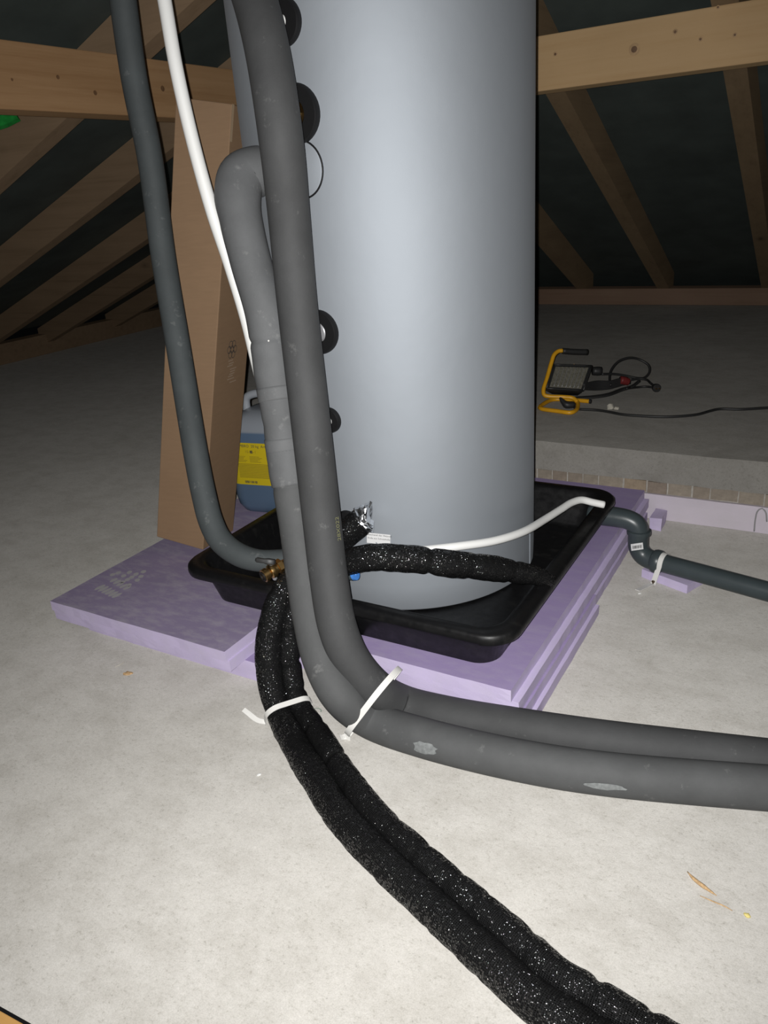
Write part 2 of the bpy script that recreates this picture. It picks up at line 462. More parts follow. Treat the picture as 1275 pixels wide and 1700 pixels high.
def make_brick():
    t = NT('brick'); oi = t.n('ShaderNodeObjectInfo'); n = t.noise(t.coords(), 40, 5, .7)
    col = t.ramp(oi.outputs['Random'], [(0, (.27,.22,.175)), (.5, (.30,.26,.21)), (.85, (.34,.29,.23)), (.97, (.38,.24,.11))])
    t.set(color=t.mix(.6, col, t.ramp(n, [(.3, (.6,.6,.6)), (.7, (1.1,1.1,1.1))]), 'MULTIPLY'), rough=.9); t.bump(n, .5, .004)
    return t.m
M_BRICK = make_brick()
M_MORTAR = plain('mortar', (.40,.375,.34), .95, var=.2, vs_=60, bmp=.5, bs=90)
M_DUST = plain('dust_print', (.40,.385,.40), .9)
M_PENCIL = plain('green_crayon', (.28,.34,.29), .9)
M_HATCH = make_wood('hatch_wood', 0, (.62,.36,.12), (.5,.27,.08), False)

# ------------------------------------------------------------------ setting: floor, raised slab, roof
MB().add(box_geo((-6.6, -2.5, -.12), (4.5, 2.70, 0))).add(box_geo((-6.6, 2.70, -.12), (-2.0, 6.6, 0))).build('floor', M_CONC, None)
tag(bpy.data.objects['floor'], 'pale rough concrete floor in the foreground', kind='structure')
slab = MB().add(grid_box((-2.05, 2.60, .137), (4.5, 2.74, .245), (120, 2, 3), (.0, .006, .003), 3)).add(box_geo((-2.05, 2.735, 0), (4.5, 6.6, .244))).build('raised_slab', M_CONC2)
tag(slab, 'darker raised concrete slab behind the lilac strip and brick course', kind='structure')
MB().add(box_geo((-2.05, 2.609, .05), (4.5, 2.74, .1385))).build('mortar_bed', M_MORTAR, slab)
random.seed(7)
brick_mesh = []
for k in range(4):
    w = (.052, .064, .074, .083)[k]
    g = grid_box((0, 0, 0), (w, .05, .041), (3, 2, 2), (.002, .003, .002), 11+k)
    me = bpy.data.meshes.new('brick'); me.from_pydata([tuple(v) for v in g[0]], [], g[1]); me.materials.append(M_BRICK); brick_mesh.append((me, w))
u = -1.25
while u < 1.3:
    me, w = brick_mesh[random.randrange(4)]
    b = bpy.data.objects.new('brick', me); COL.objects.link(b); b.parent = slab
    b.location = Vector((u, 2.6045+random.uniform(-.003, .003), .094+random.uniform(-.001, .002)))-slab.location
    u += w+random.uniform(.003, .007)
strip = MB().add(grid_box((-.75, 2.595, .001), (1.6, 2.607, .092), (40, 1, 3), (.0, .0012, .0015), 5)).build('foam_edge_strip', M_FOAMW)
tag(strip, 'pale lilac foam strip along the slab edge under the bricks', 'foam strip')
# arched scrape in the strip
ap = [PV(1252, 882, 2.5935), PV(1254, 862, 2.5935), PV(1258, 848, 2.5935), PV(1265, 844, 2.5935), PV(1271, 850, 2.5935), PV(1273, 866, 2.5935)]
tube('scrape_mark', [(p, .0022) for p in ap], M_GINK, strip, seg=6, step=.01)

TL, TR, ZL, ZR, UL, VR = .38, .45, .10, .36, -6.1, 5.8
zl = lambda u: ZL+TL*(u-UL)
zr = lambda v: ZR+TR*(VR-v)
RD = .155                                                   # vertical depth of the rafters
def hip_u(v): return UL+(zr(v)-ZL)/TL
def hip_v(u): return VR-(zl(u)-ZR)/TR
def roof_poly(pts, off):
    return [Vector((p[0], p[1], p[2]+off)) for p in pts]
vt = .155; ut = hip_u(vt); v0 = 6.4; u0 = hip_u(v0)
L4 = [(u0, v0, zl(u0)), (ut, vt, zl(ut)), (ut, -3, zl(ut)), (u0, -3, zl(u0))]
R4 = [(u0, v0, zr(v0)), (ut, vt, zr(vt)), (5, vt, zr(vt)), (5, v0, zr(v0))]
mb = MB()
for q in (L4, R4):
    a = roof_poly(q, RD+.002); b = roof_poly(q, RD+.03)
    mb.add((a+b, [(0,1,2,3), (7,6,5,4), (0,1,5,4), (1,2,6,5), (2,3,7,6), (3,0,4,7)]))
ceiling = mb.build('ceiling', M_MEMB); tag(ceiling, 'dark roofing membrane on the attic slopes', kind='structure')
def rafter_l(v, w=.08):
    ue = min(hip_u(v)-.08, ut-.05); us = UL-.1
    V = [Vector((uu, vv, zl(uu)+dz)) for uu in (us, ue) for vv in (v-w, v) for dz in (0, RD)]
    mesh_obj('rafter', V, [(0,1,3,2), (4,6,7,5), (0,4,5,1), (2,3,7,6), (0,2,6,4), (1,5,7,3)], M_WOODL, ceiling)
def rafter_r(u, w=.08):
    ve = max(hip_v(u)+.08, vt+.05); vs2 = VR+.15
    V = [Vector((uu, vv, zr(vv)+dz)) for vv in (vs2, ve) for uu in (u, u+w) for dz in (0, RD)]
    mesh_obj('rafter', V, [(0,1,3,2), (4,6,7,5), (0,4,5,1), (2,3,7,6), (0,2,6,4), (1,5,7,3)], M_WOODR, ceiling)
for v in (.72, 1.47, 2.235, 2.965, 3.78, 4.55, 5.32): rafter_l(v)
for u in (-3.0, -2.35, -1.74, -1.165, -.50, .14, .78, 1.42): rafter_r(u)
# hip rafter along the valley between both slopes
ha, hb = Vector((UL+.3, hip_v(UL+.3), 0)), Vector((ut-.3, hip_v(ut-.3), 0)); hn = (hb-ha).normalized(); hs = Vector((-hn.y, hn.x, 0))*.045
V = []
for p in (ha, hb):
    for sg in (-1, 1):
        for dz in (-.03, .12): V.append(Vector((p.x, p.y, zl(p.x)+dz))+hs*sg)
mesh_obj('hip_rafter', V, [(0,1,3,2), (4,6,7,5), (0,4,5,1), (2,3,7,6), (0,2,6,4), (1,5,7,3)], M_WOODL, ceiling)
pr = MB().add(box_geo((-2.2, 3.05, 1.422), (3.2, 3.17, 1.597))).build('roof_purlin', M_WOODU, bevel=.004)
tag(pr, 'bright knotty pine beam crossing the upper right behind the tank', 'beam', 'roof beams')
pl = MB().add(box_geo((-2.27, -1.5, 1.420), (-2.15, 3.04, 1.597))).build('roof_purlin', M_WOODV, bevel=.004)
tag(pl, 'brown pine beam crossing the upper left behind the grey and white pipes', 'beam', 'roof beams')
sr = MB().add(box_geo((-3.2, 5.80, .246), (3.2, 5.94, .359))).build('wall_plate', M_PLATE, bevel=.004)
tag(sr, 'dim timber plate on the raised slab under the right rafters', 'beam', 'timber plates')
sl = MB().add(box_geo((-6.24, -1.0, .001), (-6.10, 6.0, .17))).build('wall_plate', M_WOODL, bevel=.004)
tag(sl, 'dim timber plate on the floor under the left rafters', 'beam', 'timber plates')
def PU(px, py, u):
    r = ray(px, py); return EYE + r*(u/r.x)
for (x, y, r_) in ((1053, 82, .010), (1121, 53, .0045), (1163, 65, .004), (1220, 58, .0035), (922, 90, .0045), (1192, 12, .003)):
    p = PV(x, y, 3.0498); lathe('knot', p, Vector((0, -1, 0)), [(r_*1.9, 0), (r_*1.9, .0006), (r_*1.2, .0012), (.0005, .0013)], M_KNOTR, pr, seg=18)
    lathe('knot', p, Vector((0, -1, 0)), [(r_, .0012), (r_, .0016), (.0005, .0018)], M_KNOT, pr, seg=14)
for (x, y, r_) in ((158, 154, .007), (270, 147, .009), (96, 128, .006), (20, 132, .004)):
    p = PU(x, y, -2.1498); lathe('knot', p, Vector((1, 0, 0)), [(r_, 0), (r_, .0006), (.0005, .0008)], M_KNOT, pl, seg=14)
# green sheet at the left edge between beam and rafter
gp = [PD(-30, 176, 2.75), PD(22, 183, 2.75), PD(30, 196, 2.75), PD(8, 207, 2.75), PD(-30, 219, 2.75)]
gV = gp+[p+FWD*.02 for p in gp]
gs = mesh_obj('green_sheet', gV, [(0,1,2,3,4), (9,8,7,6,5)]+[(i, (i+1) % 5, (i+1) % 5+5, i+5) for i in range(5)], M_GREEN)
tag(gs, 'scrap of shiny green sheeting tucked behind the left beam', 'sheet')
# hatch edge in the bottom left corner
hp = thing('hatch_frame', (-1.1, .2, 0), 'orange wooden hatch frame edge in the bottom left corner', 'hatch frame')
a, b = PZ(0, 1668, 0), PZ(57, 1700, 0); d = (b-a).normalized(); n = Vector((d.y, -d.x, 0))
if n.dot(Vector((0, -1, 0))) < 0: n = -n
def slabq(a, d, n, l0, l1, n0, n1, z0, z1):
    p = [a+d*l+n*k for l in (l0, l1) for k in (n0, n1)]
    V = [Vector((q.x, q.y, z)) for q in p for z in (z0, z1)]
    return V, [(0,1,3,2), (4,6,7,5), (0,4,5,1), (2,3,7,6), (0,2,6,4), (1,5,7,3)]
MB().add(slabq(a, d, n, -.6, .9, .004, .010, 0.0, .006)).build('seal_strip', M_RUBBER, hp)
MB().add(slabq(a, d, n, -.6, .9, .010, .10, 0.0, .010)).build('frame_board', M_HATCH, hp, bevel=.002)

# ------------------------------------------------------------------ lilac foam boards
def foam_board(lo, hi, lap, label, m, seed):
    """60 mm board with a half-lap edge: the lower half sticks out to +u, the upper half to -u"""
    zc = (lo[2]+hi[2])/2
    nu = max(4, int((hi[0]-lo[0])/.03)); nv = max(4, int((hi[1]-lo[1])/.03))
    mb = MB().add(grid_box((lo[0]-lap*.0, lo[1], zc), (hi[0], hi[1], hi[2]), (nu, nv, 2), (.0013, .0016, .0002), seed))
    mb.add(grid_box((lo[0], lo[1]+.005, lo[2]), (hi[0]+lap, hi[1], zc), (nu, nv, 2), (.0015, .0020, .0001), seed+9))
    o = mb.build('foam_board', M_FOAM); tag(o, label, 'foam board', 'lilac foam boards')
    o.data.materials.append(m)
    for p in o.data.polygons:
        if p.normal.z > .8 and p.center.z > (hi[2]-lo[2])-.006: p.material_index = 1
    return o
BT = .120
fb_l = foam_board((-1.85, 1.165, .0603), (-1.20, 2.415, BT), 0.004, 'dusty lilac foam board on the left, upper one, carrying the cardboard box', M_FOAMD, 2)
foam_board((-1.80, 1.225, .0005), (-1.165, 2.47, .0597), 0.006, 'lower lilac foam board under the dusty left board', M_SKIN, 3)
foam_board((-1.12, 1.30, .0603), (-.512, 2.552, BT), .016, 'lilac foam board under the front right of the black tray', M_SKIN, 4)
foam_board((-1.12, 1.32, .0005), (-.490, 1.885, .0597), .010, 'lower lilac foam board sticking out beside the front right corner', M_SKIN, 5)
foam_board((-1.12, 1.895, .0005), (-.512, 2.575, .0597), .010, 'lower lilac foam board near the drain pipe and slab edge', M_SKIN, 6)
off = MB().add(grid_box((-.478, 2.50, .0005), (-.440, 2.585, .045), (3, 4, 3), (.004, .004, .003), 8)).build('foam_offcut', M_FOAM)
tag(off, 'small lilac foam offcut wedged at the slab corner', 'foam offcut')
# a shoe's dusty tread on the left board
random.seed(5); mb = MB()
def lozenge(px, py, lx, ly, ang):
    c = PZ(px, py, BT+.0010); ex_ = (PZ(px+lx*math.cos(ang), py+lx*math.sin(ang), BT+.0010)-c); ey_ = (PZ(px-ly*math.sin(ang), py+ly*math.cos(ang), BT+.0010)-c)
    mb.add(([c+ex_*math.cos(t*math.pi/5)*random.uniform(.85, 1.1)+ey_*math.sin(t*math.pi/5)*random.uniform(.85, 1.1) for t in range(10)], [tuple(range(10))]))
for i in range(6): lozenge(166+i*5.5, 975+i*2.7, 10, 2.3, -.42)
for i in range(5): lozenge(189+i*5.5, 963+i*3.2, 8, 2.2, -.40)
for x, y in ((187, 954), (196, 951), (205, 956), (212, 962), (219, 958), (226, 953), (234, 957), (215, 950), (228, 963), (238, 949), (204, 966), (214, 971)): lozenge(x, y, 5, 2.6, -.3)
dprint = mb.build('dust_print', M_DUST, fb_l); dprint['kind'] = 'stuff'

# ------------------------------------------------------------------ drip tray
tray = thing('drip_tray', (-.99, 1.7625, BT), 'black plastic drip tray under the silver tank', 'tray')
def tring(hx, hy, rad, z): return [Vector((-.9915+x, 1.7625+y, z)) for x, y in rrect(hx, hy, rad, 8)]
HX, HY = .4765, .4625
prof = [(HX-.07, HY-.065, .05, BT+.001), (HX-.062, HY-.057, .055, BT+.006), (HX-.040, HY-.036, .06, .208), (HX-.012, HY-.010, .07, .210), (HX-.003, HY-.002, .075, .214),
        (HX, HY, .078, .222), (HX-.001, HY-.001, .078, .234), (HX-.008, HY-.007, .072, .240), (HX-.034, HY-.031, .062, .2405), (HX-.044, HY-.040, .058, .235),
        (HX-.050, HY-.045, .056, .215), (HX-.068, HY-.062, .052, .135), (HX-.080, HY-.072, .045, .128)]
g = loft_geo([tring(*p) for p in prof])
body = mesh_obj('basin', g[0], g[1], M_TRAY, tray, smooth=True)
e = body.modifiers.new('edges', 'EDGE_SPLIT'); e.split_angle = math.radians(50)
random.seed(12)
for i in range(3):                                            # ribs pressed into the floor of the basin
    y0 = 1.45+i*.30
    MB().add(box_geo((-.60, y0, .1285), (-.575, y0+.2, .131))).build('floor_rib', M_TRAY, tray, bevel=.001)

# ------------------------------------------------------------------ silver tank
TC = (-1.019, 1.815); TRAD = .352; TZ = .1315
tank = thing('hot_water_tank', (TC[0], TC[1], TZ), 'tall silver cylindrical hot water tank standing in the black tray', 'tank')
prof = [(TRAD-.012, 0), (TRAD-.002, .002), (TRAD, .006)]+[(TRAD, .006+i*.06) for i in range(1, 29)]+[(TRAD-.01, 1.70), (TRAD-.05, 1.73), (.1, 1.74)]
lathe('jacket', (TC[0], TC[1], TZ), Vector((0, 0, 1)), prof, M_TANK, tank, seg=128)
# vertical closing strip on the far right of the jacket
sa = math.atan2(PCYL(880, 860, TC, TRAD).y-TC[1], PCYL(880, 860, TC, TRAD).x-TC[0])
path = [Vector((TC[0]+(TRAD+.0005)*math.cos(sa), TC[1]+(TRAD+.0005)*math.sin(sa), TZ+.01+i*.02)) for i in range(7)]
tdir = Vector((-math.sin(sa), math.cos(sa), 0))
g = strip_geo(path, tdir, .012, .003); mesh_obj('closing_strip', g[0], g[1], M_TANK, tank)
def tank_port(px, py, rad, inner, kind, m2):
    p = PCYL(px, py, TC, TRAD); n = Vector((p.x-TC[0], p.y-TC[1], 0)).normalized(); c = p-n*.006
    if kind == 'cover':
        ring = lathe('port_cover', c, n, [(rad, 0), (rad, .0085), (rad-.003, .010), (0.001, .0105)], M_TANK, tank, seg=40)
        R = frame_from(n); pts = [c+R @ Vector(((rad+.0012)*math.cos(t*2*math.pi/40), (rad+.0012)*math.sin(t*2*math.pi/40), .0075)) for t in range(41)]
        g = tube_geo([(q, .0022) for q in pts], seg=6, step=.008, cap=False)
        mesh_obj('rim', g[0], g[1], M_RUBBER, ring, smooth=True); return
    ring = lathe('port_collar', c, n, [(rad, 0), (rad, .012), (rad-.003, .017), (inner+.002, .018), (inner, .014), (inner, 0)], M_RUBBER, tank, seg=40)
    if kind == 'brass':
        lathe('fitting', c, n, [(inner, 0), (inner, .012), (inner*.8, .022), (inner*.8, .045), (inner*.55, .047)], m2, ring, seg=6, smooth=False)
    else:
        lathe('plug', c, n, [(inner, 0), (inner, .012), (inner*.85, .0155), (.001, .016)], m2, ring, seg=24)
tank_port(471, 37, .044, .013, 'plug', M_WHITE)
tank_port(492, 190, .058, .027, 'brass', M_BRASS)
tank_port(501, 282, .055, 0, 'cover', None)
tank_port(531, 551, .050, .022, 'plug', M_STEEL)
tank_port(548, 697, .031, .011, 'plug', M_WHITE)
tank_port(578, 868, .034, .012, 'plug', M_RUBBER)
# sticker at the foot
sc = [PCYL(x, y, TC, TRAD+.0012) for x, y in ((609, 884), (648, 888), (648, 905), (609, 901))]
st = mesh_obj('sticker', sc, [(0,1,2,3)], M_STICK, tank)
ex = (sc[1]-sc[0]).normalized(); en = (Vector((sc[0].x-TC[0], sc[0].y-TC[1], 0))).normalized(); ey = en.cross(ex)
for k, (s, yy) in enumerate((('Klemmend der Heizcoil', 889.0), ('Ende aus Schutzhülle', 894.6))):
    M = Matrix((ex, ey, ex.cross(ey))).transposed().to_4x4(); M.translation = PCYL(629, yy, TC, TRAD+.0030)
    g = text_geo(s, .0068, M); mesh_obj('print', g[0], g[1], M_INK, st)
# drain stub with the blue cap
p = PD(580, 955, 1.80); n = (PD(600, 952, 1.78)-p).normalized()
stub = lathe('drain_stub', p-n*.03, n, [(.012, 0), (.012, .036), (.0135, .037), (.0135, .043)], M_HT, tank, seg=24)
lathe('blue_cap', p-n*.03, n, [(.0138, .043), (.0138, .050), (.004, .0505), (.003, .052), (.001, .052)], M_BLUE, stub, seg=24)
tube('drain_nipple', [(p-n*.03, .011), (p-n*.05+Vector((-.01, .05, .01)), .011), (Vector((TC[0]-.03, TC[1]-TRAD+.01, p.z+.01)), .011)], M_HT, stub, seg=14)

# ------------------------------------------------------------------ cardboard box leaning behind the thin pipe
BX = dict(FLb=(-1.792,1.538,.171), FRb=(-1.631,1.568,.139), BRb=(-1.669,1.754,.1205), BLb=(-1.830,1.724,.151), FLt=(-1.584,1.708,1.393), FRt=(-1.424,1.737,1.361), BRt=(-1.462,1.923,1.342), BLt=(-1.622,1.893,1.374))
BX = {k: Vector(v) for k, v in BX.items()}
box = thing('cardboard_box', BX['BRb'], 'tall narrow cardboard box leaning on the dusty left foam board', 'box')
order = ['FLb', 'FRb', 'BRb', 'BLb', 'FLt', 'FRt', 'BRt', 'BLt']
names = [('front_panel', (0, 1, 5, 4)), ('side_panel', (1, 2, 6, 5)), ('back_panel', (2, 3, 7, 6)), ('side_panel', (3, 0, 4, 7)), ('bottom_panel', (3, 2, 1, 0)), ('top_flap', (4, 5, 6, 7))]
bc = sum(BX.values(), Vector((0, 0, 0)))/8
panels = {}
for nm, q in names:
    P4 = [BX[order[i]] for i in q]; n = (P4[1]-P4[0]).cross(P4[3]-P4[0]).normalized()
    if n.dot(sum(P4, Vector((0,0,0)))/4-bc) < 0: n = -n
    V = P4+[p-n*.005 for p in P4]
    o = mesh_obj(nm, V, [(0,1,2,3), (7,6,5,4), (0,1,5,4), (1,2,6,5), (2,3,7,6), (3,0,4,7)], M_CARD, box, bevel=.0025)
    panels[(nm, q)] = (o, P4, n)
# pale cut edge along the top of the side panel
o, P4, n = panels[('side_panel', (1, 2, 6, 5))]
ce = [P4[3]+(P4[0]-P4[3])*.0+n*.0006, P4[3]+(P4[0]-P4[3])*.07+n*.0006, P4[3]+(P4[0]-P4[3])*.07+(P4[2]-P4[3])*.06+n*.0006, P4[3]+(P4[2]-P4[3])*.06+n*.0006]
mesh_obj('cut_edge', ce, [(0,1,2,3)], M_CARDC, o)
# printed rosette on the side panel
ex = (P4[1]-P4[0]).normalized(); ey = n.cross(ex)
def on_side(px, py):
    r = ray(px, py); t = (P4[0]-EYE).dot(n)/r.dot(n); return EYE+r*t+n*.0008
c = on_side(385, 580); mb = MB()
for k in range(7):
    a0 = 2*math.pi*k/6; cc = c+ex*(.017*math.cos(a0))+ey*(.017*math.sin(a0)) if k < 6 else c
    rr = .0115
    for j in range(12):
        t0, t1 = 2*math.pi*j/12, 2*math.pi*(j+1)/12
        q = [cc+ex*(math.cos(t)*w)+ey*(math.sin(t)*w) for t, w in ((t0, rr), (t1, rr), (t1, rr-.0019), (t0, rr-.0019))]
        mb.add((q, [(0,1,2,3)]))
mb.build('printed_rosette', M_INK, o)
random.seed(4); mb = MB()                                      # paler rubbed patch under it
for k in range(9):
    c = on_side(384+random.uniform(-3, 3), 600+k*4.3); w = .017+random.uniform(-.004, .004)
    mb.add(([c-ex*w, c+ex*w+ey*.002, c+ex*w+ey*.0055, c-ex*w+ey*.0035], [(0,1,2,3)]))
mb.build('rubbed_patch', plain('rubbed_card', (.31,.225,.155), .8), o)

# ------------------------------------------------------------------ canister
CC = Vector((-1.655, 2.015, BT+.001)); CYAW = Matrix.Rotation(math.radians(10), 3, 'Z')
can = thing('canister', CC, 'blue plastic canister with yellow label between box and tank', 'canister')
def cring(hx, hy, rad, z): return [CC+CYAW @ Vector((x, y, z)) for x, y in rrect(hx, hy, rad, 6)]
rings = [(.10, .085, .05, 0), (.123, .103, .06, .006), (.135, .113, .06, .03), (.138, .116, .055, .06), (.138, .116, .05, .285), (.134, .112, .055, .31), (.118, .098, .055, .335), (.085, .070, .045, .352), (.060, .045, .03, .357)]
g = loft_geo([cring(*r) for r in rings]); mesh_obj('body', g[0], g[1], M_CAN, can, smooth=True)
def cp(x, y, z): return CC+CYAW @ Vector((x, y, z))
tube('handle', [(cp(-.095, 0, .335), .014), (cp(-.09, 0, .385), .014), (cp(-.06, 0, .40), .014), (cp(.0, 0, .40), .014), (cp(.03, 0, .385), .014), (cp(.04, 0, .35), .014)], plain('canister_handle', (.30,.32,.35), .4), can, seg=14)
lathe('cap', cp(.085, -.02, .335), Vector((0, 0, 1)), [(.028, 0), (.028, .04), (.025, .044), (.001, .045)], M_BLACKP, can, seg=28)
# label wrapped over the front and the near corner
lab = []
zb, zt = .112, .262
prof2 = rrect(.1392, .1172, .05, 6)
sel = [(x, y) for x, y in prof2 if y < -.07]; sel.sort(key=lambda p: p[0])
V = []; Fc = []
for x, y in sel: V += [cp(x, y, zb), cp(x, y, zt)]
for i in range(len(sel)-1): Fc.append((i*2, i*2+2, i*2+3, i*2+1))
lb = mesh_obj('label', V, Fc, M_LABEL, can, smooth=True); lb['label'] = 'yellow printed label'
fx = CYAW @ Vector((1, 0, 0)); fz = Vector((0, 0, 1)); fn = CYAW @ Vector((0, -1, 0))
ML = Matrix((fx, fz, fn)).transposed().to_4x4()
def lt(s, size, x, z, m, nm, align='LEFT'):
    M = ML.copy(); M.translation = cp(x, -.1185, z); g = text_geo(s, size, M, align); mesh_obj(nm, g[0], g[1], m, lb)
lt('AMBRO  20 kg  Art. Nr.', .0135, -.083, .251, M_INK, 'print')
lt('10-06-1', .014, -.055, .231, M_LINK, 'print'); 
random.seed(9); mb = MB()
def bar(x0, x1, z0, z1):
    mb.add(([cp(x0, -.1183, z0), cp(x1, -.1183, z0), cp(x1, -.1183, z1), cp(x0, -.1183, z1)], [(0,1,2,3)]))
for r_ in range(5):
    bar(-.088, -.088+random.uniform(.025, .04), .213-r_*.0045, .2147-r_*.0045); bar(-.04, -.04+random.uniform(.03, .05), .213-r_*.0045, .2147-r_*.0045)
for r_ in range(11):
    bar(-.088, random.uniform(.03, .075), .186-r_*.0048, .1882-r_*.0048)
mb.build('print_lines', M_LINK, lb)['kind'] = 'stuff'
mb = MB(); x = -.07
while x < -.022:
    w = random.choice((.0008, .0016, .0024)); bar(x, x+w, .118, .127); x += w+random.choice((.0009, .0016))
mb.build('barcode', M_INK, lb)['kind'] = 'stuff'
mb = MB(); bar(-.036, -.026, .226, .236); mb.build('hazard_mark', M_INK, lb)

# ------------------------------------------------------------------ thin charcoal pipe on the left, and its valve
RA = .031
ca = [(PD(196, -60, 1.75), RA), (PD(204, 0, 1.77), RA), (PD(223, 132, 1.83), RA), (PD(249, 263, 1.89), RA), (PD(271, 425, 1.95), RA), (PD(296, 576, 1.97), RA), (PD(325, 753, 1.96), RA),
      (PD(338, 820, 1.955), RA), (PD(350, 866, 1.95), RA), (PD(366, 897, 1.94), RA*.98), (PD(397, 921, 1.925), RA*.95), (PD(433, 931, 1.915), RA*.9), (PD(470, 929, 1.93), RA*.85), (PD(494, 929, 1.94), RA*.82)]
pa = thing('insulated_pipe', ca[-1][0], 'slender charcoal insulated pipe bending into the tray beside the brass valve', 'pipe', 'grey insulated pipes')
tube('insulation', ca, M_INSA, pa, seg=28, step=.012)
for px, py in ((352, 872), (360, 890), (390, 917)):            # glued cuts at the bend
    s, p = nearest_s(ca, px, py); sleeve('glue_joint', ca, s-.0045, s+.0045, .0006, M_TAPE, pa)
va = thing('ball_valve', PD(455, 946, 1.86), 'small brass ball valve with black lever on the tray rim', 'valve')
q0, q1 = PD(437, 957, 1.835), PD(474, 934, 1.865); vd = (q1-q0).normalized(); vl = (q1-q0).length
lathe('body', q0, vd, [(.013, 0), (.0165, .001), (.0165, .012), (.013, .013), (.013, .017), (.0175, .020), (.0185, .026), (.0175, .032), (.0135, .034), (.0135, .040)], M_BRASS, va, seg=24)
lathe('nut', q0, vd, [(.0145, .040), (.0185, .042), (.0185, .054), (.0145, .056)], M_BRASS, va, seg=6, smooth=False)
lathe('tail_pipe', q0, vd, [(.0105, .056), (.0105, .12)], M_BRASS, va, seg=20)
lathe('open_port', q0, -vd, [(.0125, -.002), (.0125, .003), (.0095, .003), (.0095, .0)], M_RUBBER, va, seg=20)
up = Vector((0, 0, 1)); up = (up-vd*up.dot(vd)).normalized(); sd = vd.cross(up)
lp = q0+vd*.026+up*.020
l0, l1 = PD(452, 933, 1.835), PD(424, 929, 1.835); ld = (l1-l0).normalized(); lw = (FWD-ld*FWD.dot(ld)).normalized(); lu = lw.cross(ld)
rr_ = []
for t_, hw, hh in ((-.008, .004, .004), (-.004, .0085, .0075), (.012, .009, .0075), (.020, .007, .0055), ((l1-l0).length-.004, .0075, .006), ((l1-l0).length, .005, .003)):
    rr_.append([l0+ld*t_+lw*x+lu*y for x, y in rrect(hw, hh, min(hw, hh)*.5, 3)])
g = loft_geo(rr_); lev = mesh_obj('lever', g[0], g[1], M_BLACKP, va, smooth=True)
tube('lever_stem', [(q0+vd*.026, .006), (l0+ld*.004, .006)], M_BLACKP, va, seg=12)
lev['label'] = 'black lever'
lathe('stem_nut', q0+vd*.026, -up, [(.006, .010), (.006, .022), (.004, .026)], M_STEEL, va, seg=12)

# ------------------------------------------------------------------ white plastic tube coming down from above
RW = .0148
cb = [(PD(262, -60, 1.58), RW), (PD(273, 0, 1.60), RW), (PD(292, 110, 1.63), RW), (PD(319, 230, 1.67), RW), (PD(352, 350, 1.71), RW), (PD(382, 440, 1.745), RW), (PD(409, 530, 1.79), RW), (PD(426, 600, 1.82), RW), (PD(448, 690, 1.84), RW), (PD(470, 800, 1.83), RW), (PD(492, 880, 1.83), RW)]
tb = tube('plastic_tube', cb, M_WHITE, seg=20, step=.012); tag(tb, 'white plastic tube hanging in front of the cardboard box', 'tube')

# ------------------------------------------------------------------ the two grey pipes that sweep to the right
RD_ = .0425
cd = [(PD(398, -70, 1.46), RD_), (PD(423, 0, 1.45), RD_), (PD(445, 90, 1.44), RD_), (PD(467, 235, 1.46), RD_), (PD(480, 360, 1.54), RD_), (PD(493, 500, 1.61), RD_), (PD(515, 694, 1.65), RD_), (PD(535, 870, 1.685), RD_), (PD(546, 960, 1.685), RD_),
      (PD(560, 1040, 1.675), RD_), (PD(583, 1096, 1.685), RD_), (PD(622, 1142, 1.71), RD_), (PZ(668, 1168, .047), RD_), (PZ(740, 1187, .045), RD_), (PZ(860, 1208, .043), RD_), (PZ(1000, 1229, .043), RD_), (PZ(1275, 1262, .043), RD_), (PZ(1420, 1279, .043), RD_)]
pd = thing('insulated_pipe', cd[-1][0], 'dark grey insulated pipe in front of the tank, nearest the foam where it sweeps right', 'pipe', 'grey insulated pipes')
tube('insulation', cd, M_INSD, pd, seg=36, step=.012)
for px, py in ((478, 328), (515, 690)):
    s, p = nearest_s(cd, px, py); sleeve('glue_joint', cd, s-.0025, s+.0025, .0007, M_TAPE, pd, seg=36)
# print along the pipe
s, p = nearest_s(cd, 535, 878); pts = sub_path(cd, s-.02, s+.02); T = (pts[0][0]-pts[-1][0]).normalized()
view = (EYE-p).normalized(); side = T.cross(view).normalized(); out = side.cross(T).normalized()
if side.dot(RIGHT) < 0: side = -side
aa = math.radians(50); n = (out*math.cos(aa)+side*math.sin(aa)).normalized()
if out.dot(view) < 0: n = (-out*math.cos(aa)+side*math.sin(aa)).normalized()
M = Matrix((T, n.cross(T), n)).transposed().to_4x4()
for s_, off_, sz in (('28X022', .0, .0165),):
    M.translation = p+n*(RD_+.0008)+T*off_; g = text_geo(s_, sz, M); mesh_obj('print', g[0], g[1], plain('yellow_print', (.21,.21,.10), .7), pd)

RC = .0425
_p0 = PCYL(459, 291, TC, TRAD); _n0 = Vector((_p0.x-TC[0], _p0.y-TC[1], 0)).normalized()
cc = [(PD(470, 284, 1.775), .052), (PD(448, 284, 1.745), .053), (PD(424, 286, 1.722), .0535), (PD(403, 295, 1.71), .0535), (PD(395, 325, 1.70), .0515), (PD(401, 370, 1.70), .047), (PD(415, 430, 1.70), .0455), (PD(440, 520, 1.705), .0445), (PD(451, 590, 1.715), .0440), (PD(465, 680, 1.73), .0435),
      (PD(475, 750, 1.745), .043), (PD(485, 815, 1.755), .043), (PD(494, 870, 1.76), .0425), (PD(505, 950, 1.75), .0425), (PD(518, 1030, 1.73), .0425), (PD(534, 1095, 1.70), .0425), (PD(563, 1152, 1.68), RC),
      (PZ(612, 1193, .044), RC), (PZ(700, 1224, .043), RC), (PZ(860, 1262, .043), RC), (PZ(1000, 1284, .043), RC), (PZ(1275, 1308, .043), RC), (PZ(1420, 1318, .043), RC)]
pc = thing('insulated_pipe', cc[-1][0], 'light grey insulated pipe with taped elbow, front one of the sweeping pair', 'pipe', 'grey insulated pipes')
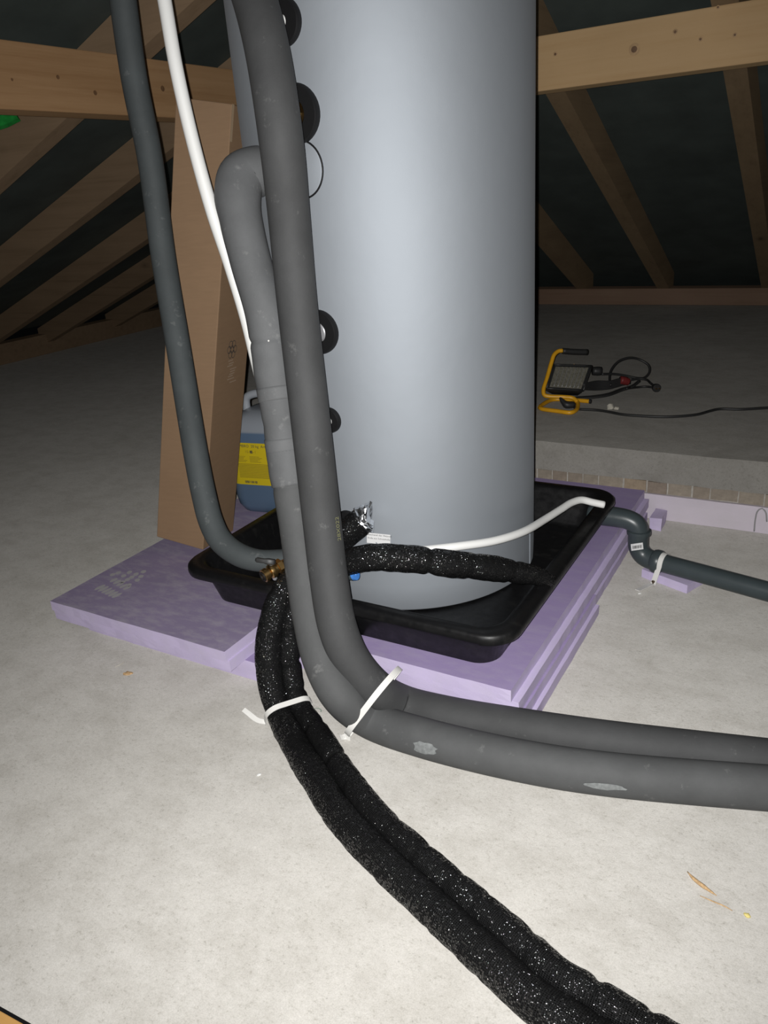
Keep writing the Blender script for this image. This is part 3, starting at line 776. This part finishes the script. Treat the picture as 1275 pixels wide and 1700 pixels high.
s_j, _ = nearest_s(cc, 485, 803); pts_c, Lc = spline(cc, .006)
def bulge(s, a, r):
    k = r
    for s0_, amp, wd in ((s_t, -.0035, .006), (s_j-.25, .0018, .03), (s_j-.14, -.0016, .012), (s_j-.075, .0022, .02), (s_j-.03, .003, .03)):
        k += amp*math.exp(-((s-s0_)/wd)**2)
    return k
s_t, _ = nearest_s(cc, 444, 566)
up_pts = sub_path(cc, 0, s_j)
g = tube_geo(None, seg=36, samples=(up_pts, 1), rfun=bulge); mesh_obj('upper_sleeve', g[0], g[1], M_INSL, pc, smooth=True, uvs=g[2])
def lowr(s, a, r): return r-.0035*math.exp(-((s-.0)/.012)**2)
g = tube_geo(None, seg=36, samples=(sub_path(cc, s_j-.01, Lc), 1), rfun=lowr); mesh_obj('lower_sleeve', g[0], g[1], M_INSL if False else make_rubberfoam('mid_insulation', (.080,.082,.083), .45), pc, smooth=True, uvs=g[2])
for px, py in ((462, 655), (472, 742)):
    s, p = nearest_s(cc, px, py); sleeve('tape', cc, s-.022, s+.018, .0022, make_rubberfoam('tape', (.122,.125,.128), .6), pc, seg=36)
# dusty scuff low on the front pipe
def PTUBE(px, py, p, T, r):
    d = ray(px, py); o = EYE-p; dd = d-T*d.dot(T); oo = o-T*o.dot(T)
    a_, b_, c_ = dd.dot(dd), 2*dd.dot(oo), oo.dot(oo)-r*r; k = b_*b_-4*a_*c_
    if k < 0: k = 0
    return EYE+d*((-b_-math.sqrt(k))/(2*a_))
def scuff(ctrl, px, py, hx, hy, ang, m, parent, seed):
    s, p = nearest_s(ctrl, px, py); w = sub_path(ctrl, s-.012, s+.012); T = (w[-1][0]-w[0][0]).normalized(); r = w[0][1]+.0009
    rnd = random.Random(seed); V = [PTUBE(px, py, p, T, r)]; Fc = []; n_ = 18
    for ring in (.5, 1.0):
        for j in range(n_):
            t = 2*math.pi*j/n_; k = ring*(1+(rnd.uniform(-.16, .16) if ring == 1 else 0)); x, y = hx*k*math.cos(t), hy*k*math.sin(t)
            V.append(PTUBE(px+x*math.cos(ang)-y*math.sin(ang), py+x*math.sin(ang)+y*math.cos(ang), p, T, r))
    for j in range(n_):
        k = (j+1) % n_; Fc += [(0, 1+j, 1+k), (1+j, 1+n_+j, 1+n_+k, 1+k)]
    mesh_obj('dust_scuff', V, Fc, m, parent, smooth=True)
M_SCUFF = plain('pale_scuff', (.19,.20,.20), .85, var=.25, vs_=120)
scuff(cc, 705, 1242, 20, 10, .25, M_SCUFF, pc, 1)
scuff(cc, 1003, 1306, 34, 5, .12, M_SCUFF, pc, 2)
tie = thing('cable_tie', PD(444, 566, 1.69), 'thin clear cable tie round the light grey pipe beside the white tube', 'cable tie')
sleeve('band', cc, s_t-.0022, s_t+.0022, -.0022, plain('clear_nylon', (.42,.43,.43), .25), tie, seg=36)
lathe('lock', PD(446, 566, 1.665), -FWD, [(.0020, 0), (.0020, .002), (.001, .003)], M_STRAP, tie, seg=8)

# ------------------------------------------------------------------ black mesh-covered pipes
RM = .0312
def pinch(seed, gaps=.085, amp=.0045):
    rnd = random.Random(seed); pos = []; s = .03
    while s < 4: pos.append((s, rnd.uniform(.3, 1.2), rnd.uniform(0, 6.28))); s += gaps*rnd.uniform(.6, 1.5)
    def f(s, a, r):
        k = r
        for p, w, ph in pos:
            d = (s-p+.006*math.sin(a+ph))/.0075
            if abs(d) < 3: k -= amp*w*math.exp(-d*d)
        q = noise.noise(Vector((math.cos(a)*1.1, math.sin(a)*1.1, s*16+seed)))
        k += .0022*q+.0012*noise.noise(Vector((math.cos(a)*3, math.sin(a)*3, s*60+seed)))
        return k
    return f
ZM = RM+.001
# front (left) run: floor -> up over the rim -> foil stub against the tank
ce1 = [(PZ(1165, 1835, ZM), RM), (PZ(1085, 1785, ZM), RM), (PZ(1010, 1740, ZM), RM), (PZ(943, 1697, ZM), RM), (PZ(887, 1660, ZM), RM), (PZ(823, 1601, ZM), RM), (PZ(760, 1544, ZM), RM), (PZ(690, 1480, ZM), RM), (PZ(644, 1438, ZM), RM), (PZ(568, 1358, ZM), RM), (PZ(517, 1281, ZM), RM), (PZ(482, 1222, ZM), RM*.98), (PZ(463, 1184, ZM+.003), RM*.93), (PD(449, 1130, 1.795), RM), (PD(445, 1080, 1.81), RM),
       (PD(451, 1035, 1.83), RM), (PD(466, 992, 1.85), RM), (PD(495, 950, 1.875), RM*1.02), (PD(532, 916, 1.88), RM*1.05), (PD(570, 889, 1.86), RM*1.10), (PD(604, 863, 1.835), RM*1.08)]
pe1 = thing('mesh_pipe', ce1[0][0], 'black mesh-covered pipe, left of the floor pair, ending in silver foil', 'pipe', 'black mesh pipes')
tube('mesh_sleeve', ce1, M_MESH, pe1, seg=28, step=.0045, rfun=pinch(3, .12, .0022))
# crumpled foil sticking out of the cut end
random.seed(21); c = PD(606, 861, 1.834); ax = (PD(626, 843, 1.82)-PD(600, 864, 1.835)).normalized(); R = frame_from(ax); rings = []
upi = -DOWN; upl = (upi-ax*upi.dot(ax)).normalized(); sdl = ax.cross(upl)
for i in range(7):
    rr = []
    for j in range(18):
        a_ = 2*math.pi*j/18; k = max(0, math.cos(a_))                     # the upper side of the foil is longer
        r_ = RM*(1.14-.06*i)*(1+random.uniform(-.10, .10)); hgt = -.006+i*(.002+.0048*k**.7)
        rr.append(c+(upl*math.cos(a_)+sdl*math.sin(a_))*r_+ax*(hgt+random.uniform(-.002, .002)))
    rings.append(rr)
for j in range(18): rings.append if False else None
inn = [p.lerp(c, .35) for p in rings[-1]]
g = loft_geo(rings+[inn], cap0=False, cap1=True); fo = mesh_obj('foil_end', g[0], g[1], M_FOIL, pe1); fo['label'] = 'crumpled silver foil end'
# right run: floor -> behind the first -> along the front of the tank into the tray
RN = .0272; ZN = RN+.001
ce2 = []
for i_ in range(12):                                           # on the floor it lies against the first one
    p_ = ce1[i_][0]; t_ = (ce1[i_+1][0]-ce1[max(i_-1, 0)][0]); t_.z = 0; t_.normalize(); w_ = Vector((-t_.y, t_.x, 0))
    w_ = w_ if w_.dot(RIGHT) > 0 else -w_
    q_ = p_+w_*((RM+RN)*.985); q_.z = ZN; ce2.append((q_, RN))
ce2 += [(PZ(499, 1177, ZN+.003), RN*.95), (PD(483, 1125, 1.815), RN), (PD(480, 1080, 1.83), RN),
       (PD(484, 1030, 1.835), RN), (PD(497, 985, 1.84), RM*.9), (PD(525, 953, 1.835), RM*.96), (PD(568, 936, 1.80), RM*1.02), (PD(620, 925, 1.765), RM*1.03), (PD(680, 928, 1.76), RM*1.02), (PD(745, 936, 1.765), RM*1.0), (PD(810, 943, 1.785), RM*.95), (PD(860, 950, 1.81), RM*.85), (PD(893, 957, 1.83), RM*.72), (PD(915, 966, 1.84), RM*.55)]
pe2 = thing('mesh_pipe', ce2[0][0], 'black mesh-covered pipe, right of the floor pair, crossing in front of the tank foot', 'pipe', 'black mesh pipes')
tube('mesh_sleeve', ce2, M_MESH, pe2, seg=28, step=.0045, rfun=pinch(8, .095, .0046))

# ------------------------------------------------------------------ thin white hose at the tank foot
RH = .0102
cg = [(PD(668, 919, 1.825), RH), (PD(700, 914, 1.825), RH), (PD(760, 907, 1.83), RH), (PD(820, 898, 1.865), RH), (PD(868, 883, 1.93), RH), (PD(905, 862, 2.03), RH), (PD(932, 845, 2.10), RH), (PD(950, 834, 2.14), RH), (PD(966, 830, 2.16), RH), (PD(984, 834, 2.165), RH), (PD(1003, 838, 2.165), RH)]
hs_ = tube('drain_hose', cg, M_WHITE, seg=16, step=.006); tag(hs_, 'thin white hose curving round the tank foot into the tray corner', 'hose')

# ------------------------------------------------------------------ grey drain pipe
Ra, Rb = PZ(1098, 934, .062), PZ(1275, 982, .060); rdir = Rb-Ra; rdir.z = 0; rdir.normalize()
Q = Ra-rdir*.075; Q.z = 0; rp = .0295
dp = thing('drain_pipe', (Q.x, Q.y, 0), 'dark grey plastic drain pipe with two elbows leaving the tray', 'pipe')
q = lambda du, z: Vector((Q.x+du, Q.y, z))
w2 = lambda dd, z: Q+rdir*dd+Vector((0, 0, z))
tube('spigot', [(q(-.150, .179), rp*.93), (q(-.08, .180), rp*.93)], M_HT, dp, seg=28)
tube('elbow', [(q(-.108, .180), rp*1.04), (q(-.104, .180), rp*1.04), (q(-.064, .180), rp*1.02), (q(-.034, .177), rp), (q(-.012, .167), rp), (q(-.002, .151), rp), (q(0, .130), rp)], M_HT, dp, seg=28, step=.005)
lathe('socket_ring', q(0, .143), Vector((0, 0, 1)), [(rp+.001, -.008), (rp+.0050, -.006), (rp+.0056, .0), (rp+.0050, .006), (rp+.001, .008)], M_HT, dp, seg=32)
low = tube('elbow', [(w2(0, .142), rp*1.02), (w2(0, .108), rp*1.02), (w2(.004, .089), rp), (w2(.018, .071), rp), (w2(.040, .063), rp), (w2(.070, .062), rp*1.0)], M_HT, dp, seg=28, step=.005)
lathe('socket_ring', w2(.062, .062), rdir, [(rp+.0, -.014), (rp+.004, -.011), (rp+.0065, -.004), (rp+.0065, .008), (rp+.004, .013), (rp-.003, .0135)], M_HT, dp, seg=32)
tube('pipe_run', [(w2(.06, .062), .0275), (w2(.35, .060), .0275), (w2(.85, .055), .0275)], M_HT, dp, seg=28, step=.03)
# barcode sticker on the lower elbow
def on_elbow(px, py, r=rp*1.02+.0020): return PCYL(px, py, (Q.x, Q.y), r)
xs = (1047, 1052, 1057, 1062, 1067); V = []
for k, x in enumerate(xs): V += [on_elbow(x, 903.5-k*.7), on_elbow(x+1.2, 914.5-k*.7)]
bs_ = mesh_obj('sticker', V, [(2*k, 2*k+2, 2*k+3, 2*k+1) for k in range(4)], M_STICK, low)
mb = MB(); x = 1050.0; random.seed(3)
while x < 1065:
    w = random.choice((.5, .9, 1.3)); k = (x-1050)*.14
    mb.add(([on_elbow(a_, b_, rp*1.02+.0028) for a_, b_ in ((x, 911.5-k), (x+w, 911.5-k), (x+w, 906.5-k), (x, 906.5-k))], [(0,1,2,3)])); x += w+random.choice((.6, 1.0))
bc_ = mb.build('barcode', M_INK, bs_); bc_['kind'] = 'stuff'
fa = math.atan2(-.055, .139); fM = Matrix.Translation(PZ(1065, 958, 0)) @ Matrix.Rotation(fa, 4, 'Z')
g = grid_box((0, 0, .0005), (.150, .085, .027), (6, 4, 2), (.002, .002, .0004), 14)
fs = mesh_obj('foam_offcut', [fM @ v for v in g[0]], g[1], M_FOAM)
tag(fs, 'flat lilac foam offcut under the grey drain pipe', 'foam offcut')

# ------------------------------------------------------------------ white straps with nails
def crossing(ctrl, o, n):
    """where a pipe's centre line passes the plane (o, n), its slant and its radius there"""
    pts, L = spline(ctrl, .004); best = None
    for i in range(1, len(pts)):
        a_, b_ = (pts[i-1][0]-o).dot(n), (pts[i][0]-o).dot(n)
        if a_*b_ <= 0 and a_ != b_:
            p = pts[i-1][0].lerp(pts[i][0], a_/(a_-b_))
            if best is None or (p-o).length < (best[0]-o).length: best = (p, abs((pts[i][0]-pts[i-1][0]).normalized().dot(n)), pts[i][1])
    return best
def arc_strap(name, circles, n, foot_near, tail, label, width, nail=True, thick=.0018):
    """strap from the floor in front, over the pipes, down behind; circles = (centre, radius), near one first; n = along the pipes"""
    n = n.normalized(); c0, r0 = circles[0]; c1, r1 = circles[-1]
    side_ = (c1-c0)-n*(c1-c0).dot(n) if len(circles) > 1 else Vector((n.y, -n.x, 0))
    side_.normalize()
    if side_.dot(FWD) < 0: side_ = -side_
    upv = side_.cross(n).normalized(); upv = upv if upv.dot((EYE-c0).normalized()+Vector((0, 0, .6))) > 0 else -upv
    pts = []
    for k in range(72):
        a_ = 2*math.pi*k/72
        for c_, r_ in circles: pts.append(((c_-c0).dot(side_)+math.cos(a_)*r_, (c_-c0).dot(upv)+math.sin(a_)*r_))
    pts = sorted(set(pts)); up_h = []
    for p in pts:                                              # upper hull, near to far
        while len(up_h) >= 2 and (up_h[-1][0]-up_h[-2][0])*(p[1]-up_h[-2][1])-(up_h[-1][1]-up_h[-2][1])*(p[0]-up_h[-2][0]) >= 0: up_h.pop()
        up_h.append(p)
    path = [c0+side_*x+upv*y for x, y in up_h]
    path = [Vector(foot_near)]+path[1:]+[Vector((path[-1].x, path[-1].y, .003))+side_*.002]
    th = thing(name, foot_near, label, 'strap', 'white fixing straps')
    dense = [path[0]]
    for a_, b_ in zip(path[:-1], path[1:]):
        m_ = max(1, int((b_-a_).length/.004)); dense += [a_.lerp(b_, (k+1)/m_) for k in range(m_)]
    g = strip_geo(dense, n, width, thick); mesh_obj('band', g[0], g[1], M_STRAP, th)
    if tail:
        sm, _ = spline([(p, 1) for p in tail], .004); g = strip_geo([p for p, r in sm], n, width*.95, thick); mesh_obj('tail', g[0], g[1], M_STRAP, th)
    if nail:
        f_ = Vector(foot_near)
        lathe('nail', f_+Vector((0, 0, -.001)), (Vector((0, 0, 1))+(EYE-f_).normalized()*.4), [(.0022, 0), (.0022, .010), (.0048, .011), (.0048, .0135), (.001, .0145)], plain('rusty_nail', (.12,.085,.06), .5, .6), th, seg=14)
    return th
def two_circles(ca_, cb_, pa_, pb_, extra, plane=None):
    s1, p1 = nearest_s(ca_, *pa_); s2, p2 = nearest_s(cb_, *pb_)
    d1 = sub_path(ca_, s1-.02, s1+.02); d2 = sub_path(cb_, s2-.02, s2+.02)
    n = ((d1[-1][0]-d1[0][0]).normalized()+(d2[-1][0]-d2[0][0]).normalized()).normalized()
    o = p1
    if plane:
        x = (plane[1]-plane[0]).normalized(); k_ = x.cross(FWD*.95+DOWN*.1+RIGHT*.18).normalized(); n = k_ if k_.dot(n) > 0 else -k_; o = plane[0]
    out = []
    for c_ in (ca_, cb_):
        p, k, r = crossing(c_, o, n); out.append((p, r/max(k, .6)+extra))
    return out, n
cir, n1 = two_circles(cc, cd, (606, 1188), (640, 1155), .0034, (PZ(577, 1221, 0), PD(643, 1137, 1.735)))
fn1 = PZ(577, 1221, .004)
arc_strap('fixing_strap', cir, n1, fn1, [fn1+Vector((0, 0, .002)), PZ(571, 1224, .006), PZ(565, 1224, .010)], 'white strap with nail over the grey insulated pair', .0135)
cir, n1 = two_circles(ce1, ce2, (463, 1184), (500, 1178), .0030)
fn2 = PZ(440, 1201, .006)
arc_strap('fixing_strap', cir, n1, fn2, [PZ(443, 1199, .010), PZ(428, 1196, .016), PZ(412, 1184, .026), PZ(404, 1178, .032)], 'white strap with long loose tail round the black mesh pair', .0125, nail=False)
fn3 = PZ(1084, 970, .004)
arc_strap('fixing_strap', [(w2(.082, .062), .0305)], rdir+Vector((0, 0, .0)), fn3, [fn3+Vector((0, 0, .002)), PZ(1074, 973, .007), PZ(1058, 980, .012)], 'white strap with bent tail over the grey drain pipe', .015)

# ------------------------------------------------------------------ floodlight on the raised slab
ZS = .245
FLB = PZ(925, 684, ZS)
fl = thing('work_floodlight', FLB, 'portable halogen floodlight with yellow tube frame on the raised slab', 'floodlight')
rt = .0088; zf = ZS+rt
dq = (PZ(925, 672, zf)-EYE).dot(FWD)
fr = [(PD(934, 582, dq+.05), rt), (PD(927, 583, dq+.05), rt), (PD(920, 589, dq+.045), rt), (PD(916, 600, dq+.04), rt), (PD(908, 628, dq+.02), rt), (PD(902, 649, dq), rt), (PD(904, 656, dq-.005), rt), (PD(912, 658, dq-.01), rt), (PD(935, 659, dq-.02), rt), (PD(951, 661, dq-.03), rt),
      (PZ(958, 667, zf+.012), rt), (PZ(959, 676, zf+.002), rt), (PZ(955, 682, zf), rt), (PZ(947, 685, zf), rt), (PZ(925, 682.5, zf), rt), (PZ(900, 679, zf), rt), (PZ(896, 677, zf), rt)]
tube('frame', fr, M_YELLOW, fl, seg=14, step=.006)
fr2 = [(PZ(896, 677, zf), rt), (PZ(898, 674, zf), rt), (PZ(914, 664.5, zf), rt), (PZ(922, 663, zf), rt), (PZ(945, 663.5, zf), rt), (PZ(980, 666.5, zf), rt)]
tube('foot_bar', fr2, M_YELLOW, fl, seg=14, step=.006)
lathe('bar_end', PZ(980, 666.5, zf), (fr2[-1][0]-fr2[-2][0]), [(rt+.0005, -.004), (rt+.0005, .004), (.002, .005)], M_BLACKP, fl, seg=14)
tube('grip', [(PD(934, 582.5, dq+.05), .0125), (PD(954, 584, dq+.06), .0125), (PD(974.5, 584.5, dq+.07), .0125)], M_BLACKP, fl, seg=16)
fc = [PD(919, 606, dq+.045), PD(982, 608, dq+.065), PD(968, 649, dq+.02), PD(907, 645, dq)]
fnrm = (fc[1]-fc[0]).cross(fc[3]-fc[0]).normalized()
if fnrm.dot(FWD) < 0: fnrm = -fnrm
cen = sum(fc, Vector((0,0,0)))/4
bk = [cen+(p-cen)*.72+fnrm*.075+RIGHT*.02 for p in fc]
g = loft_geo([[cen+(p-cen)*1.0 for p in fc], [p+fnrm*.018 for p in fc], bk]); hou = mesh_obj('housing', g[0], g[1], M_BLACKP, fl, bevel=.003)
inn = [cen+(p-cen)*.86-fnrm*.0012 for p in fc]
gl = mesh_obj('glass', inn+[p+fnrm*.001 for p in inn], [(0,1,2,3), (7,6,5,4), (0,1,5,4), (1,2,6,5), (2,3,7,6), (3,0,4,7)], M_REFL, hou)
for k in range(1, 8):                                         # guard wires in front of the glass
    t = k/8; a_ = inn[0].lerp(inn[1], t)-fnrm*.006; b_ = inn[3].lerp(inn[2], t)-fnrm*.006
    tube('guard_wire', [(a_+fnrm*.004, .0011), (a_.lerp(b_, .1), .0011), (a_.lerp(b_, .9), .0011), (b_+fnrm*.004, .0011)], M_STEEL, hou, seg=6, step=.01)
for (a_, b_) in ((0, 1), (1, 2), (2, 3), (3, 0)):
    tube('bezel', [(fc[a_]-fnrm*.002, .0045), (fc[b_]-fnrm*.002, .0045)], M_BLACKP, hou, seg=8, step=.03)
c = PD(992, 616, dq+.10); tube('junction_box', [(c-RIGHT*.022, .018), (c, .020), (c+RIGHT*.016, .018)], M_BLACKP, fl, seg=8, step=.01)
sw0 = PD(945, 672, dq-.03); tube('switch', [(PD(930, 660, dq-.02), .006), (PD(934, 666, dq-.025), .010), (sw0-RIGHT*.01, .016), (sw0+RIGHT*.014, .015), (sw0+RIGHT*.024, .010)], M_BLACKP, fl, seg=10, step=.006)
# wound lead behind the lamp, one coil after another
rc = .0052
def lead(name, pts, r=rc, m=M_CABLE, parent=fl): return tube(name, [(p, r) for p in pts], m, parent, seg=10, step=.008)
lead('lead', [PD(999, 621, dq+.10), PD(1020, 621, dq+.12), PD(1040, 624, dq+.13), PD(1060, 628, dq+.13), PD(1070, 627, dq+.14), PD(1078, 618, dq+.15), PD(1077, 607, dq+.16), PD(1062, 597, dq+.17), PD(1045, 594, dq+.16), PD(1027, 600, dq+.15), PD(1015, 614, dq+.13), PD(1012, 628, dq+.10), PD(1014, 640, dq+.06)])
for k in range(6):
    j = (k-2.5)
    lead('lead', [PD(968, 642+j*1.5, dq+.03), PD(990, 640+j*2.6, dq+.06), PD(1012, 639+j*2.2, dq+.07), PD(1032, 634+j*2.0, dq+.09), PD(1046, 634+j*.8, dq+.11)], .0048)
for k in range(3):
    j = k-1
    lead('lead', [PZ(955, 661+j*1.0, ZS+.012), PZ(985, 659+j*1.2, ZS+.012), PZ(1010, 655+j*1.4, ZS+.014), PZ(1032, 647+j*1.4, ZS+.02), PZ(1050, 641+j, ZS+.03), PD(1062, 632+j, dq+.12)], .0048)
lead('lead', [PD(1045, 631, dq+.11), PD(1060, 629, dq+.12), PD(1072, 630, dq+.12), PZ(1080, 636, ZS+.02), PZ(1085, 640, ZS+.016)])
lead('lead', [PD(1040, 645, dq+.06), PZ(1058, 643, ZS+.012), PZ(1072, 642, ZS+.012), PZ(1084, 643, ZS+.014)])
tube('strap', [(PD(1030, 631, dq+.085), .017), (PD(1036, 632, dq+.09), .018), (PD(1043, 634, dq+.095), .016)], M_RED, fl, seg=12, step=.004)
pg0 = PZ(1088, 643, ZS+.016); pgd = (PZ(1097, 648, ZS+.016)-pg0).normalized()
plg = lathe('plug', pg0-pgd*.012, pgd, [(.008, 0), (.015, .006), (.018, .02), (.018, .03), (.016, .032)], M_BLACKP, fl, seg=18)
for sg in (-1, 1):
    lathe('pin', pg0+pgd*.018+pgd.cross(Vector((0, 0, 1)))*(.007*sg), pgd, [(.0024, 0), (.0024, .015), (.001, .017)], M_BRASS, plg, seg=10)
ec = tube('extension_cable', [(PZ(x, y, ZS+.006), .0055) for x, y in ((950, 674), (960, 679), (975, 680), (992, 681), (1012, 684), (1033, 688), (1065, 690.5), (1100, 692), (1130, 691), (1158, 688), (1180, 682), (1195, 679), (1230, 679.5), (1275, 677), (1330, 675))], M_CABLE, seg=10, step=.01)
tag(ec, 'black cable running to the right across the raised slab', 'cable')

# ------------------------------------------------------------------ litter
def crumple(name, c, w, d, hgt, m, seed, label, cat, group=None, yaw=0.0):
    rnd = random.Random(seed); bm = bmesh.new(); bmesh.ops.create_icosphere(bm, subdivisions=2, radius=1.0)
    Rz = Matrix.Rotation(yaw, 3, 'Z')
    for v in bm.verts:
        k = 1+.45*noise.noise(v.co*2.3+Vector((seed, 0, 0))); p = v.co*k
        v.co = Rz @ Vector((p.x*w, p.y*d, max(p.z, -.6)*hgt+hgt*.6))
    bm.verts.index_update()
    V = [Vector(c)+v.co for v in bm.verts]; Fc = [tuple(v.index for v in f.verts) for f in bm.faces]; bm.free()
    return tag(mesh_obj(name, V, Fc, m), label, cat, group)
crumple('crumpled_wrapper', PZ(936, 632, ZS), .035, .03, .05, M_STEEL, 31, 'pale crumpled wrapper behind the floodlight', 'wrapper')
crumple('wood_chip', PZ(952, 634, ZS), .022, .018, .05, M_CHIP, 32, 'orange wood chip behind the floodlight grip', 'wood chip')
crumple('paper_scrap', PZ(1013, 679, ZS), .014, .010, .014, M_PAPER, 33, 'cream paper scrap beside the black cable, larger one', 'paper scrap', 'paper scraps', .4)
crumple('paper_scrap', PZ(1023, 680, ZS), .011, .007, .008, M_PAPER, 34, 'cream paper scrap beside the black cable, flatter one', 'paper scrap', 'paper scraps', -.3)
def sliver(name, pts, r, m, label, cat, group=None):
    o = tube(name, [(PZ(x, y, z), rr) for (x, y, z), rr in zip(pts, r)], m, seg=6, step=.004); return tag(o, label, cat, group)
sliver('wood_splinter', [(1141, 1447, .003), (1152, 1459, .004), (1166, 1470, .005), (1180, 1480, .004), (1190, 1487, .002)], [.0008, .0030, .0036, .0022, .0006], M_CHIP, 'brown wood splinter on the concrete at the lower right', 'splinter', 'floor splinters')
sliver('wood_splinter', [(1162, 1487, .002), (1185, 1497, .002), (1202, 1504, .002), (1216, 1512, .0015)], [.0006, .0011, .0011, .0006], M_CHIP, 'thin straw-like sliver below the brown splinter', 'splinter', 'floor splinters')
crumple('yellow_chip', PZ(1240, 1521, 0), .0055, .004, .003, M_CHIPY, 35, 'tiny yellow chip on the concrete at the right edge', 'chip')
sliver('wood_splinter', [(191, 1107, .002), (200, 1103, .002), (207, 1099, .002)], [.0006, .001, .0006], M_PAPER, 'pale sliver on the concrete before the left foam board', 'splinter', 'floor splinters')
crumple('wood_chip', PZ(213, 1119, 0), .013, .007, .004, M_CHIP, 36, 'brown crumb of wood before the left foam board', 'wood chip', None, .5)
# crayon ring on the floor between the pipes
c = PZ(526, 1180, .0008); R0, R1 = .0105, .0075; V = []; Fc = []
for j in range(24):
    t = 2*math.pi*j/24
    V += [c+Vector((math.cos(t)*R0*1.2, math.sin(t)*R0, 0)), c+Vector((math.cos(t)*R1*1.25, math.sin(t)*R1, 0))]
for j in range(20): Fc.append((2*j, 2*j+2, 2*j+3, 2*j+1))
mesh_obj('crayon_mark', V, Fc, M_PENCIL, bpy.data.objects['floor'])
random.seed(77)
for k, (x, y, lab_) in enumerate(((533, 1192, 'white foam crumb beside the crayon ring between the pipes'), (430, 1287, 'white foam crumb on the concrete left of the black pipes'), (1062, 986, 'white crumb below the tail of the drain strap'), (972, 1036, 'white foam crumb against the lower foam board'))):
    crumple('foam_crumb', PZ(x, y, 0), .006, .003, .0025, M_WHITE, 50+k, lab_, 'crumb', 'floor crumbs', random.uniform(0, 3))
